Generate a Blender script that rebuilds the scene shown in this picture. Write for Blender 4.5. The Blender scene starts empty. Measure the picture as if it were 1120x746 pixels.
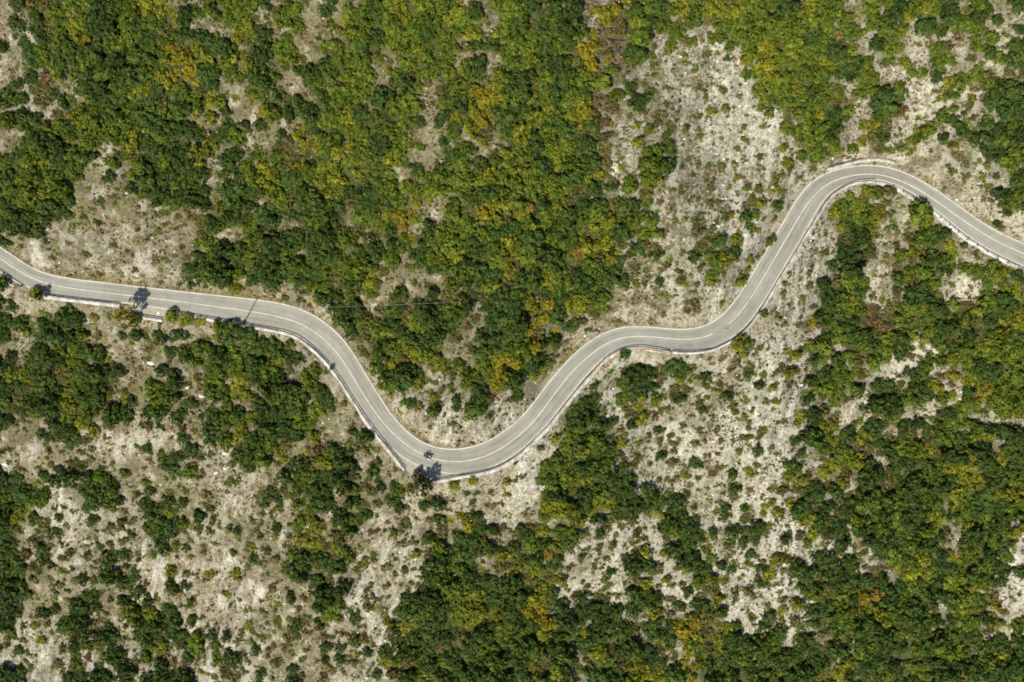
import bpy, bmesh, math, random
import numpy as np
from mathutils import Vector, Matrix

SEED = 11
RNG = np.random.default_rng(SEED)
random.seed(SEED)
scene = bpy.context.scene
COL = scene.collection

# ------------------------------------------------------------------ survey camera (looks straight down on the valley side)
CAM_H = 217.6
FPX = 870.6           # focal length in photo pixels (photo is 1120 wide)
TILT = 0.055          # the whole slope climbs gently to the east

def ground_ray(px, py):
    return (np.asarray(px, float) - 560.0) / FPX, (373.0 - np.asarray(py, float)) / FPX

def on_road(px, py, dz=0.0):
    """point of the (gently climbing) road plane seen at a photo position"""
    dx, dy = ground_ray(px, py)
    x = dx * (CAM_H - dz) / (1 + TILT * dx)
    z = TILT * x + dz
    return x, dy * (CAM_H - z), z

def to_px(x, y, z):
    k = FPX / (CAM_H - z)
    return 560.0 + x * k, 373.0 - y * k

# ------------------------------------------------------------------ noise helpers
_LAT = RNG.random((6, 256, 256))

def vnoise(x, y, layer=0):
    L = _LAT[layer % 6]
    xi = np.floor(x).astype(int); yi = np.floor(y).astype(int)
    fx = x - xi; fy = y - yi
    fx = fx * fx * (3 - 2 * fx); fy = fy * fy * (3 - 2 * fy)
    a = L[xi & 255, yi & 255]; b = L[(xi + 1) & 255, yi & 255]
    c = L[xi & 255, (yi + 1) & 255]; d = L[(xi + 1) & 255, (yi + 1) & 255]
    return (a * (1 - fx) + b * fx) * (1 - fy) + (c * (1 - fx) + d * fx) * fy

def fbm(x, y, scale, octaves=4, layer=0):
    s = 0.0; amp = 1.0; tot = 0.0
    x = np.asarray(x, float) * scale + 517.3; y = np.asarray(y, float) * scale + 291.7
    for o in range(octaves):
        s = s + amp * vnoise(x, y, layer + o); tot += amp
        amp *= 0.5; x = x * 2.03 + 13.1; y = y * 2.03 + 7.7
    return s / tot - 0.5

def smooth(a, b, v):
    t = np.clip((v - a) / (b - a), 0, 1)
    return t * t * (3 - 2 * t)

# ------------------------------------------------------------------ the road's course
NORTH_EDGE = [(0,270.6),(12.5,279.4),(25,287.5),(37.5,294.4),(50,299.4),(62.5,302.8),(75,305),(93.8,307.1),(112.5,309.4),(140,312.8),(165,315.6),(190,318.5),(215,321.3),(240,323.8),(265,326.5),(285,329),(303.8,331.5),(316,334.4),(328.8,338.5),(341,344.4),(353.8,351.9),(366,361.9),(378.8,376),(387.5,389.4),(395,403),(405,418),(417.5,437.5),(427.5,453.8),(440,468),(452.5,478.8),(465,485.9),(477.5,490),(490,491.5),(502.5,491.3),(514,489.5),(526,485.7),(537.5,480.6),(550,473.8),(560,466),(570,457),(580,445.6),(592.5,428.8),(605,413.8),(617.5,398.8),(630,385.6),(641,376.3),(652.5,368.8),(665,362.5),(677.5,359),(690,357.9),(708.8,358),(727.5,359.8),(746,360.8),(758.8,359.8),(770,356.7),(780,351.9),(790,344.4),(800,334.4),(809.5,322.8),(827.5,292.5),(845,263.8),(865,231),(876,210),(886,200),(897.5,192.5),(910,187.5),(923.8,184.4),(938.8,182),(955,181.3),(967.5,182.5),(980,185.6),(992.5,190),(1005,196.9),(1017.5,204),(1030,212.5),(1042.5,221),(1055,230.6),(1069,240),(1086,251),(1105,260.6),(1120,267)]
CENTRE = [(0,282.8),(12.5,291),(25,300),(37.5,306),(50,310),(68.8,313.8),(87.5,316.9),(112.5,319.6),(140,323),(165,326),(202.5,330.6),(240,336),(265,339.4),(285,342.5),(303.8,345.9),(316,349),(328.8,353.5),(341,360.6),(353.8,369.7),(366,381.5),(373.8,392.5),(386,411.9),(398.8,433.8),(416,459.5),(427.5,471.9),(440,483.8),(452.5,493),(462.5,498.8),(475,502.9),(490,505.5),(502.5,505.8),(513.5,504.5),(526,501.4),(537.5,497),(550,490),(562.5,480.6),(575,470.6),(587.5,457.5),(605,432.5),(617.5,416),(630,401.9),(641.5,391.5),(653.5,381.3),(666,373.5),(677.5,368.8),(692.5,367),(708.8,367.8),(727.5,369.8),(746,372),(758.8,371.6),(770,370),(782,365.8),(798,355.6),(808.8,343.8),(817.5,331),(824,322),(840,295),(860,261),(879,228.5),(890,211.9),(900,203),(911,196.9),(923.8,192.8),(938.8,190.4),(955,189.6),(967.5,191),(980,195),(992.5,200.6),(1005,206.9),(1017.5,215),(1030,224.4),(1042.5,233.4),(1068.5,251.6),(1086,262.5),(1105,271),(1120,277.5)]
SOUTH_EDGE = [(0,298),(12.5,305),(25,312.5),(43.8,319.5),(62.5,322.5),(87.5,325.6),(112.5,328.5),(130,330.3),(158.8,335),(187.5,339.4),(208.8,343),(240,348.8),(262,352.7),(285,356.5),(310,361),(322.5,365),(333,372.5),(347,383.8),(362.5,398.5),(373.8,416),(386,435),(403,460.5),(415,476),(432,496.5),(452.5,507),(465,512.5),(477.5,516),(499,519),(518.8,516.5),(537.5,512),(550,506),(562.5,498.8),(575,488),(587.5,475),(600.3,462.5),(617,441),(636,418),(648.8,403.8),(661.5,389.5),(675,381.8),(688,378.2),(702,377.6),(721,380.4),(732.5,383),(746,383.8),(760,383.7),(778.5,381),(796,372.5),(808.8,363.8),(820,352.5),(833,333.8),(846,311),(860,288.8),(878,258.2),(893.5,233),(902.5,218),(911,209.4),(923.8,201.9),(936,197.5),(948.8,196),(967.5,198),(980,201.9),(992.5,208.8),(1005,216),(1017.5,224.4),(1036,240.5),(1055,256),(1080,272.5),(1105,285),(1120,291)]

def poly_world(pts, extend=90.0):
    p = np.array([on_road(*q)[:2] for q in pts])
    if extend:
        a = p[0] - p[2]; b = p[-1] - p[-3]
        p = np.vstack([p[0] + a / np.linalg.norm(a) * extend, p, p[-1] + b / np.linalg.norm(b) * extend])
    return p

def resample(p, step):
    seg = np.linalg.norm(np.diff(p, axis=0), axis=1); s = np.concatenate([[0], np.cumsum(seg)])
    n = max(2, int(s[-1] / step) + 1); t = np.linspace(0, s[-1], n)
    return np.stack([np.interp(t, s, p[:, k]) for k in range(2)], axis=1)

def gsmooth(a, sigma):
    r = int(3 * sigma) + 1
    k = np.exp(-0.5 * (np.arange(-r, r + 1) / sigma) ** 2); k /= k.sum()
    a2 = np.asarray(a, float)
    one = a2.ndim == 1
    if one: a2 = a2[:, None]
    out = []
    for c in range(a2.shape[1]):
        v = a2[:, c]
        pad = np.concatenate([2 * v[0] - v[r:0:-1], v, 2 * v[-1] - v[-2:-r - 2:-1]])
        out.append(np.convolve(pad, k, mode='valid'))
    out = np.stack(out, axis=1)
    return out[:, 0] if one else out

CL = gsmooth(resample(poly_world(CENTRE), 1.0), 3.0)
CL = resample(CL, 1.0)
_t = np.gradient(CL, axis=0); TAN = _t / np.linalg.norm(_t, axis=1)[:, None]
NOR = np.stack([-TAN[:, 1], TAN[:, 0]], axis=1)          # points uphill (north)

def edge_offset(pts):
    e = resample(poly_world(pts), 0.5)
    d = np.array([np.linalg.norm(e - c, axis=1).min() for c in CL])
    return gsmooth(d, 5.0)
OFF_N = edge_offset(NORTH_EDGE); OFF_S = edge_offset(SOUTH_EDGE)

def road_dist(x, y, chunk=20000):
    """signed distance to the centre line (uphill positive) and index of the nearest sample"""
    x = np.ravel(x); y = np.ravel(y); d = np.empty(x.size); idx = np.empty(x.size, int)
    C2 = (CL ** 2).sum(1)
    for i in range(0, x.size, chunk):
        p = np.stack([x[i:i + chunk], y[i:i + chunk]], 1)
        q = C2[None] - 2 * p @ CL.T
        k = q.argmin(1); idx[i:i + chunk] = k
        v = p - CL[k]
        dd = np.linalg.norm(v, axis=1); sg = np.sign((v * NOR[k]).sum(1)); sg[sg == 0] = 1
        d[i:i + chunk] = dd * sg
    return d, idx

# extra room at the two lay-bys
LAYBYS = [(on_road(455, 515)[:2], 3.4, 5.0), (on_road(168, 344)[:2], 2.0, 7.0)]
def shoulder_width(x, y):
    w = 2.0
    for (c, amp, sg) in LAYBYS:
        w = w + amp * np.exp(-((x - c[0]) ** 2 + (y - c[1]) ** 2) / (2 * sg * sg))
    return w

def profile(d, idx, shoulder):
    on = OFF_N[idx]; os_ = OFF_S[idx]
    up = d - on; dn = -d - os_
    h = np.where(d > 0, np.where(up > 0, 0.38 * np.maximum(up - 1.2, 0) + 2.2 * smooth(1.2, 6.0, up), 0),
                 np.where(dn > 0, -0.36 * np.maximum(dn - shoulder, 0) - 1.5 * smooth(shoulder, shoulder + 5.0, dn), 0))
    return h

# broad relief: a blurred copy of the profile (so that spurs and gullies are rounded)
MS = 2.0
mx = np.arange(-460, 461, MS); my = np.arange(-420, 421, MS)
GX, GY = np.meshgrid(mx, my, indexing='ij')
_d, _i = road_dist(GX, GY)
_h = profile(_d, _i, 2.0).reshape(GX.shape); _D = _d.reshape(GX.shape)
_far = np.abs(_h); _h = np.sign(_h) * np.where(_far > 45, 45 + (_far - 45) * 0.55, _far)
def blur2(a, sigma):
    for ax in (0, 1):
        r = int(3 * sigma) + 1
        k = np.exp(-0.5 * (np.arange(-r, r + 1) / sigma) ** 2); k /= k.sum()
        a = np.apply_along_axis(lambda v: np.convolve(np.pad(v, r, mode='edge'), k, mode='valid'), ax, a)
    return a
MACRO = blur2(_h, 4.0)
MACRO = MACRO + 9.0 * fbm(GX, GY, 1 / 55., 3, 1) * smooth(10, 45, np.abs(_D)) + 4.5 * fbm(GX, GY, 1 / 18., 2, 4) * smooth(8, 25, np.abs(_D))

def macro_at(x, y):
    u = np.clip((x - mx[0]) / MS, 0, len(mx) - 1.001); v = np.clip((y - my[0]) / MS, 0, len(my) - 1.001)
    i = u.astype(int); j = v.astype(int); fu = u - i; fv = v - j
    return (MACRO[i, j] * (1 - fu) + MACRO[i + 1, j] * fu) * (1 - fv) + (MACRO[i, j + 1] * (1 - fu) + MACRO[i + 1, j + 1] * fu) * fv

def height(x, y):
    x = np.asarray(x, float); y = np.asarray(y, float)
    shp = x.shape; xr = np.ravel(x); yr = np.ravel(y)
    h = macro_at(xr, yr)
    d, idx = road_dist(xr, yr)
    near = np.abs(d) < 24
    if near.any():
        p = profile(d[near], idx[near], shoulder_width(xr[near], yr[near]))
        w = smooth(9, 22, np.abs(d[near]))
        h[near] = p * (1 - w) + h[near] * w
    return (h + TILT * xr).reshape(shp), d.reshape(shp), idx.reshape(shp)

def on_ground(px, py, above=0.0):
    """where the line of sight of photo positions meets the surface `above` metres over the ground"""
    dx, dy = ground_ray(px, py); dx = np.atleast_1d(dx); dy = np.atleast_1d(dy)
    z = np.zeros_like(dx)
    for _ in range(9):
        x = dx * (CAM_H - z); y = dy * (CAM_H - z)
        hz, d, idx = height(x, y)
        z = 0.35 * z + 0.65 * (hz + above)
    return dx * (CAM_H - z), dy * (CAM_H - z), hz, d, idx

# ------------------------------------------------------------------ what grows where (20 x 13 cells for each of 4 x 4 blocks)
GRID_TEXT = """#0
.DBBGGGDDGGLL.DGGGGG
.DDBGLGDDGDGGLD..GGL
-rDDGYYDDGGDGBDD..LG
DDDGGDGDGGDGDYBLDD.B
..DGDDGGDDGDLYYLLGLL
.:DBGGDDGDDGLYYGDGGL
.DBB..DDGDGLDGDBD..G
DDBBD.GDDDGDB.GGLG..
.D*:BLGGDGDDGGDLLD..
GGDGGDLGGGDGDDD..D.D
.GDDDGGYGGLDGDBDGDG.
.DGBDGD..GLDDDDLGBDG
GLGYDGG.G.GDGDDL:D.G
#1
DBGG.D.GGDGLGGGL.DGG
..GG.G.LGDGLGGGLGL.G
D.GG..BGGDLGGDGGLG.G
DGG..GGGDBGGLGGG.DDG
DBGB.DGGGB.GGGG.GD.G
DG.DDGBGG.GGBGGLGD.G
DB..DGLGG.BDG.BGGYYD
GDBD.DGGGDGGG.GDGYYG
LGDDDGGLDGDGG.DLLYLD
D..BDGGGGDGGD.DGLYBD
.DBLLGGYYDBG..DG.L.G
.GBBYGLGGDLGG..DG..L
LGBYGLGGBGLGD.DGGDGG
#2
GDBDD.YYYDGDGLGLLLDD
DBDGD..YBGDG.BGBGDDD
DGDGDGYBBGG.GB.:GDDG
GLDGDYYB.D.BG.G:gGDL
DGGDLBY.BGG..g.:::LL
DBBDDGBGB..g..g::*GL
DBGDDDGB.DB.g.bgg:*L
DGLDGLBBGDD.::.g:**L
DGLGYYBB...B.:blg:**
YLGDDYGB.LG..bg:::g:
YDGGGDBB.L..D:g:::g:
GDGLGDBB..GGD..::ggb
YGDLGYDB:.GDD.bgggg:
#3
GDGGGL.gGGDGLGD.GD.D
GDGDGLD.GGL.DBGGD.D.
LGGDDBDG.GG.BD.BGG.D
GGLLGDD.DGL..GB.GD.D
LGLLGGDD.GL..GG.B.GD
GGGGGDDDG..GGD.GGB.B
GGGLGL.DLBG..BLGBGDD
DGLDGB.GDDB.::G.BDGD
GBGLYDL.DGB:.GG.B.DD
:GGGGD.LLB.LG.DD.DDG
:.GLDG.LBD.LDDB.DDGD
:LGGGGG..GG....B.DDG
:l.G..xxxx....gB.LGG
#4
DLGGGG..D.GDDDDD.GDG
GDGLG.g..gDDDGDD.DDD
DGGD.D.gg...DDDD.GDD
BDDDDD.g......BBDDDG
DGDrrr.........BDD.G
D.rr.b..g..r...DG.DG
..rr..b..b.*g.bDDDDG
--rrr..bb.b...DDGDGB
xx..gg.-.b..ggDDGDLD
xxxxxxxxx.xxxxxxxx..
DxxxxxxxxxxxxxxxxxxD
DD.DDG.L.BxxxxxxxxxD
DG.DDDGB.DDBDDxxLDDD
#5
LGDGLGLLBGG.GGGGGLYG
YGBDGLGDDDGGGLGGGDDG
.BGDDGDBDGDGL..GGBLY
DDDBGDD.GGLYY..GGYGB
GB.DDDGBBBDY.DGGGGDD
BDDDDGGG.DDGBDGGGDGL
DDG.DDBGDDG.DGLLDDGL
DDDGDGGGGB.B.DGGGDDY
DDGDLGBDLG...B.GDBGB
.-BBLDDGG.BD.DB.GBDD
xxxxB.DD.BDDDGDGD.DD
xxxxx.DDGBDBGDDDBBDD
LxxxxxDDBGGDDDDB.DDD
#6
GLGDDGYB.GGL...g.Y.:
DGLGBBDD.GB.BB.b::bG
GYDLBDDBGDGb...gg:gY
YGGDDGGLBGG.ggg::YDG
DGLDDBLGDBGG..BB:l*Y
GDGGDLLYBDBb.:BBDL:r
LGDDGYBYD.bD.gDGLDYr
BGLGBDGD.b..bbbGG.Yr
DDYGGDGDDG.D.GbL.grD
GLDDGLDG.....b..:rxx
DLYDYLBG...b.bB:xxxx
DBYDDB......xxxxxxxx
DYBDgxxxxxxxxxxxxxx:
#7
ggBxxxxxxxxxxx..:..D
lgxxxGGLGBxxxxx..gDG
gxxxLGGLBB.DxxxxxgGG
bxxxxLGGLB..GYxxxx..
xx:::LDDLg..DDYGgxxx
x::::DBDB..BGBLDg.xx
::::b.DBD.GLBDG.BBDx
:::b:DDpp.BGGDGGGGYY
:g:bDBGGp.DBDGpp.GBD
:gg.DGLDp.BDD.pp.GDL
:.:BYDGGBBGGYDGBLGGL
gg.YDBDBBBGBGDDGBDLL
.:..DGDDBGDLGDBDBDLD
#8
..DDGGDD...b.DGGGGGG
D.DDDGGbl.....DGGDGD
GLDDBGDDDD..DD.BGGLD
DDBDBGDDBb.GGDb.GGL.
DBDDDYDDbLD.GDD.DG.L
BBGDDGGBDD.DDD..DGDG
Db.bDDLLB.BB..b.DDG.
...DDDB*:**:..D.DGLD
B.:b..b*:**DGDDBb*DD
:LbbDBG.b..b.DGBbbGD
DD.DDDDGDG.G..Db.gG.
GDDG:.DDG.bD..bb.b.:
DGGG:*DDGD:DDDD.b::.
#9
DDGDxxxGBDGL.GB..DGG
DLDDDxxxGGYBLBGG.GLY
DGbGGBxxxGDDDbGbGGLY
DDBDGDGxxGGDLbBbGDYG
DGDGGDLxxx:GDLbDDBBb
DDDLGb.b.xxx:D:D.bb:
GDDGGb.gDxxxx:::::::
DGBLLb.gD.xxxx::g:::
GL..BBDgG.xxxxxxxxxx
.bDDBLDD.D..xxxxxxxx
:BDGGDDB.Bb..xxxxxxx
.DBDDDbGBDDG:xxL.bgl
Db.GDD.D.BDD:DDbb.bb
#10
GYDG-xxxxxxxxxxxxLB:
YDG-xxx::BB:GGBBgBg:
DY-xx.:.BDDBGG.D.BDg
D-xxx.D:GDD.BB.gbB:D
GxxxDDD:GBYGDDB.Db::
xxx.GDDbgBLbg.Db:bb:
xx:LGGDDbD.D:gb.b:Bg
x:.LGDGBLgbbb.gbb:gB
::gDGLDDBb.Db:*:bg:D
:.GGBDDGDbg:bBD.b:lL
b:DGGLDDDb:bbbgb:DLg
::GDBDGDDDDGgb.:bDbg
::LLGDLLDDDDDDb.D:DL
#11
:::GG.BGDGDppGDGGLGG
:BLDGDGBGGpBGGLGDGGG
bLb.DGGB.ppDDbYLGDGG
LB:DGGGDDDBGDYbDYYGG
L::DBGBpDDGGDGLGLGGG
::.DB.p.BGb.b.DG.bGL
:bLDLLbLDBDDDDGGDDb.
::DDGBDLDbDBBGDDGLDD
::D.GGGBbDGGLBDLDbGD
:DD.LYLDDbDDGGYLLDLD
:LL.LYBDDBDDGDDLLDDG
bB.DBDbDGBDDGDLGDYGL
LLDBDbDGDLGDDGGGDDDG
#12
DLGgD::Drb.DDLGDb...
Db.BD::.bgDGDDbgbDDb
D.BDb::DBb::DLD.b.b.
DBbDbb:.DDbg.b.gr:GD
DDBDgb.BDbD::LbrL:L.
DDb.bBDbDDDb:DDr:.L:
DDb.gbDDbDDD::Dr:bg:
DB.DDDDDb.GL:Dgr:::l
Dbgb.DDbDbBDDDDg:::L
Gb.L::DDDbBDBDDbDD::
gDb:bDGbDD:LGbDGGb.D
:br:bGBbDb.GDBDbGDDb
DDr::DDDDD:DDDD:bBB:
#13
Bb.GG.DGDgbg.bDYLD::
bD:GL.BDbBGb.bbBYDDb
..bLLBG.g.::bDGDDBD.
bgGDDDbGBg::LBDDDbLL
g.bDBBDgb.gD:DDGDB.B
.b.DDbD.g:b.gDGGDDDD
b.Db.DDgBb:DDDBGLLDB
bg.bDGGbG:bDDGDLLLLD
.LbDDbLD::YYGDDGYLDL
b.BBbbbDb:DBDDDBLDLG
.BBB.DDbDbDDBDBBDGGD
Bb.b.DDb.:LBGDLDGDGD
DbDb.Bb::DBDGLDDDDGD
#14
B.GLGLDBLB.LDD.:D:B:
DDLGG.Dbbb:DGD:D.DgD
GGDLD:bb:bbpDDDbbgDD
BDYDbDbBbDYYpDDGbgDb
YLBLb.bD:DDBpYYDDD:D
DBLL:b:bbBLpYbGLb::D
DLGDbDbBbDDBbDbBYbb:
DYBD:DDbDDLBbDDBG:::
DDYYDBDDBb.DDLYBLDbD
GGLDGYDGDBDYDYLBLD:L
GDYDDDLBDDDBbYGBBDDD
DLBGBbBGBLDDbLLDDGDG
DGDLDbDDDYLLDYYDGDDD
#15
L:LLDBGGDDGDGLDGDGDD
::bLBDbDGDGDGDbLDDGL
:D:GbDBbDDDGDbbDDGDb
LB:DDbDbDGDGLDLGLDG*
LBDDDDDbBBLLLDDGDGDD
::bDBDDDDbDGGDGLLGD:
*BbGBGDYYDGBDDDGGB:b
:LLDDGDBLDGDDbGLGY::
DbbGBDGDDLDDGDDGGDLG
DDDGBGBDDDGGDDGDGb.b
GDDDBDbGLDDGDGGGDDDD
DDBDDBLDDDBGLDDDDGLD
GDDLBLDDGGDDGDGLDDDG"""
NCX, NCY = 80, 52
CELL_W, CELL_H = 1120 / NCX, 746 / NCY
GRID = [[''] * NCX for _ in range(NCY)]
_blk = [b.split('\n')[1:] for b in GRID_TEXT.strip().split('#')[1:]]
for b, rows in enumerate(_blk):
    for r, row in enumerate([q for q in rows if q]):
        for c, ch in enumerate(row):
            GRID[(b // 4) * 13 + r][(b % 4) * 20 + c] = ch
# the even, light green thicket above the hairpin
thick = random.Random(2)
for j in range(9):
    for i in range(60, 68):
        if GRID[j][i] in ('D', 'L') and thick.random() < .75: GRID[j][i] = 'G'
        elif GRID[j][i] == 'G' and thick.random() < .2: GRID[j][i] = 'L'
for j in range(5):
    for i in range(56, 60):
        if GRID[j][i] == 'D': GRID[j][i] = 'G'
for j in range(NCY):
    for i in range(NCX):
        if GRID[j][i] == 'Y' and thick.random() < .25: GRID[j][i] = 'L'
TREE_CH = 'DGLYB'; SHRUB_CH = 'dglyb'; BARE_CH = '.:*rp-x'

# ground classes:     albedo
PAL = {'.': (.178, .158, .102), ':': (.280, .270, .222), '*': (.335, .328, .285), 'r': (.215, .207, .172), 'p': (.335, .312, .245),
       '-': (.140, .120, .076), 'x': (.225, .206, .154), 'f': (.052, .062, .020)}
CLS = list(PAL)
cw = np.zeros((NCX, NCY, len(CLS)))
for j in range(NCY):
    for i in range(NCX):
        ch = GRID[j][i]
        if ch in BARE_CH: cw[i, j, CLS.index(ch)] = 1
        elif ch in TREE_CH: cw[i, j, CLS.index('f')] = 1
for j in range(NCY):                      # shrubs stand on the ground of the cells around them
    for i in range(NCX):
        if GRID[j][i] in SHRUB_CH:
            acc = np.zeros(len(CLS))
            for dj in range(-2, 3):
                for di in range(-2, 3):
                    a, b2 = i + di, j + dj
                    if 0 <= a < NCX and 0 <= b2 < NCY and GRID[b2][a] in BARE_CH:
                        acc += cw[a, b2] / (1 + di * di + dj * dj)
            if acc.sum() == 0: acc[0] = 1
            cw[i, j] = acc / acc.sum()
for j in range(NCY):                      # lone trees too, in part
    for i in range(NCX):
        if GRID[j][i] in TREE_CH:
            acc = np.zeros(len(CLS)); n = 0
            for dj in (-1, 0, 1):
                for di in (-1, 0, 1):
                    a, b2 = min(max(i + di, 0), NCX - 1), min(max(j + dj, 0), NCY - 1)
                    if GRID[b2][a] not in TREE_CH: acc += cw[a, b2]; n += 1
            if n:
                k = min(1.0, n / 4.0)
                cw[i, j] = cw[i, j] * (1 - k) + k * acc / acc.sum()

def class_weights(px, py):
    u = np.clip(px / CELL_W - 0.5, 0, NCX - 1.001); v = np.clip(py / CELL_H - 0.5, 0, NCY - 1.001)
    i = u.astype(int); j = v.astype(int); fu = smooth(.15, .85, u - i)[..., None]; fv = smooth(.15, .85, v - j)[..., None]
    return (cw[i, j] * (1 - fu) + cw[i + 1, j] * fu) * (1 - fv) + (cw[i, j + 1] * (1 - fu) + cw[i + 1, j + 1] * fu) * fv

# ------------------------------------------------------------------ materials
def new_mat(name, rough=0.85, spec=0.25):
    m = bpy.data.materials.new(name); m.use_nodes = True
    nt = m.node_tree; b = nt.nodes['Principled BSDF']
    b.inputs['Roughness'].default_value = rough; b.inputs['Specular IOR Level'].default_value = spec
    return m, nt, b

def N(nt, t, **kw):
    n = nt.nodes.new(t)
    for k, v in kw.items():
        if k in n.inputs.keys(): n.inputs[k].default_value = v
        else: setattr(n, k, v)
    return n

def ramp(nt, src, stops):
    r = nt.nodes.new('ShaderNodeValToRGB'); e = r.color_ramp.elements
    while len(e) < len(stops): e.new(0.5)
    for k, (p, c) in enumerate(stops):
        e[k].position = p; e[k].color = (*(c if isinstance(c, tuple) else (c, c, c)), 1)
    nt.links.new(src, r.inputs[0]); return r.outputs[0]

def mixc(nt, mode, fac, a, b):
    n = nt.nodes.new('ShaderNodeMix'); n.data_type = 'RGBA'; n.blend_type = mode
    for sock, v in ((n.inputs[0], fac), (n.inputs[6], a), (n.inputs[7], b)):
        if hasattr(v, 'is_linked'): nt.links.new(v, sock)
        elif isinstance(v, (int, float)): sock.default_value = v
        else: sock.default_value = (*v, 1)
    return n.outputs[2]

def math_n(nt, op, a, b=None):
    n = nt.nodes.new('ShaderNodeMath'); n.operation = op
    for k, v in enumerate((a, b)):
        if v is None: continue
        if hasattr(v, 'is_linked'): nt.links.new(v, n.inputs[k])
        else: n.inputs[k].default_value = v
    return n.outputs[0]

def noise(nt, vec, scale, detail=3, rough=0.55):
    n = N(nt, 'ShaderNodeTexNoise', Scale=scale, Detail=detail, Roughness=rough)
    if vec is not None: nt.links.new(vec, n.inputs['Vector'])
    return n.outputs['Fac']

def terrain_material():
    m, nt, b = new_mat('hillside_ground', 0.95, 0.1)
    tc = N(nt, 'ShaderNodeTexCoord').outputs['Object']
    col = N(nt, 'ShaderNodeAttribute', attribute_name='ground').outputs['Color']
    st = N(nt, 'ShaderNodeAttribute', attribute_name='stone').outputs['Fac']
    big = ramp(nt, noise(nt, tc, 0.12, 4), [(.3, .82), (.7, 1.14)])
    c = mixc(nt, 'MULTIPLY', 1.0, col, big)
    med = ramp(nt, noise(nt, tc, 0.9, 4, .65), [(.34, (.55, .53, .45)), (.5, (1., 1., 1.)), (.66, (1.22, 1.21, 1.18))])
    c = mixc(nt, 'MULTIPLY', 1.0, c, med)
    # small stones: pale tops with darker chinks and plant debris between them
    vo = N(nt, 'ShaderNodeTexVoronoi', Scale=1.5, Randomness=1.0); nt.links.new(tc, vo.inputs['Vector'])
    stones = ramp(nt, vo.outputs['Color'], [(.0, (.62, .60, .54)), (.35, (.95, .95, .94)), (1., (1.15, 1.14, 1.12))])
    c = mixc(nt, 'MULTIPLY', math_n(nt, 'MULTIPLY', st, .85), c, stones)
    fine = ramp(nt, noise(nt, tc, 1.9, 4, .75), [(.36, (.38, .36, .28)), (.48, (1., 1., 1.)), (.66, (1.28, 1.27, 1.24))])
    c = mixc(nt, 'MULTIPLY', 0.9, c, fine)
    # downslope runnels
    mp = N(nt, 'ShaderNodeMapping'); mp.inputs['Scale'].default_value = (1.1, .13, .2); mp.inputs['Rotation'].default_value = (0, 0, .35)
    nt.links.new(tc, mp.inputs['Vector'])
    run = ramp(nt, noise(nt, mp.outputs[0], 1.0, 3, .6), [(.36, (.78, .76, .71)), (.55, (1.04, 1.04, 1.03))])
    c = mixc(nt, 'MULTIPLY', math_n(nt, 'MULTIPLY', st, .8), c, run)
    nt.links.new(c, b.inputs['Base Color'])
    bmp = N(nt, 'ShaderNodeBump', Strength=1.0, Distance=0.4)
    nt.links.new(noise(nt, tc, 1.6, 5, .7), bmp.inputs['Height']); nt.links.new(bmp.outputs[0], b.inputs['Normal'])
    return m

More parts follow.
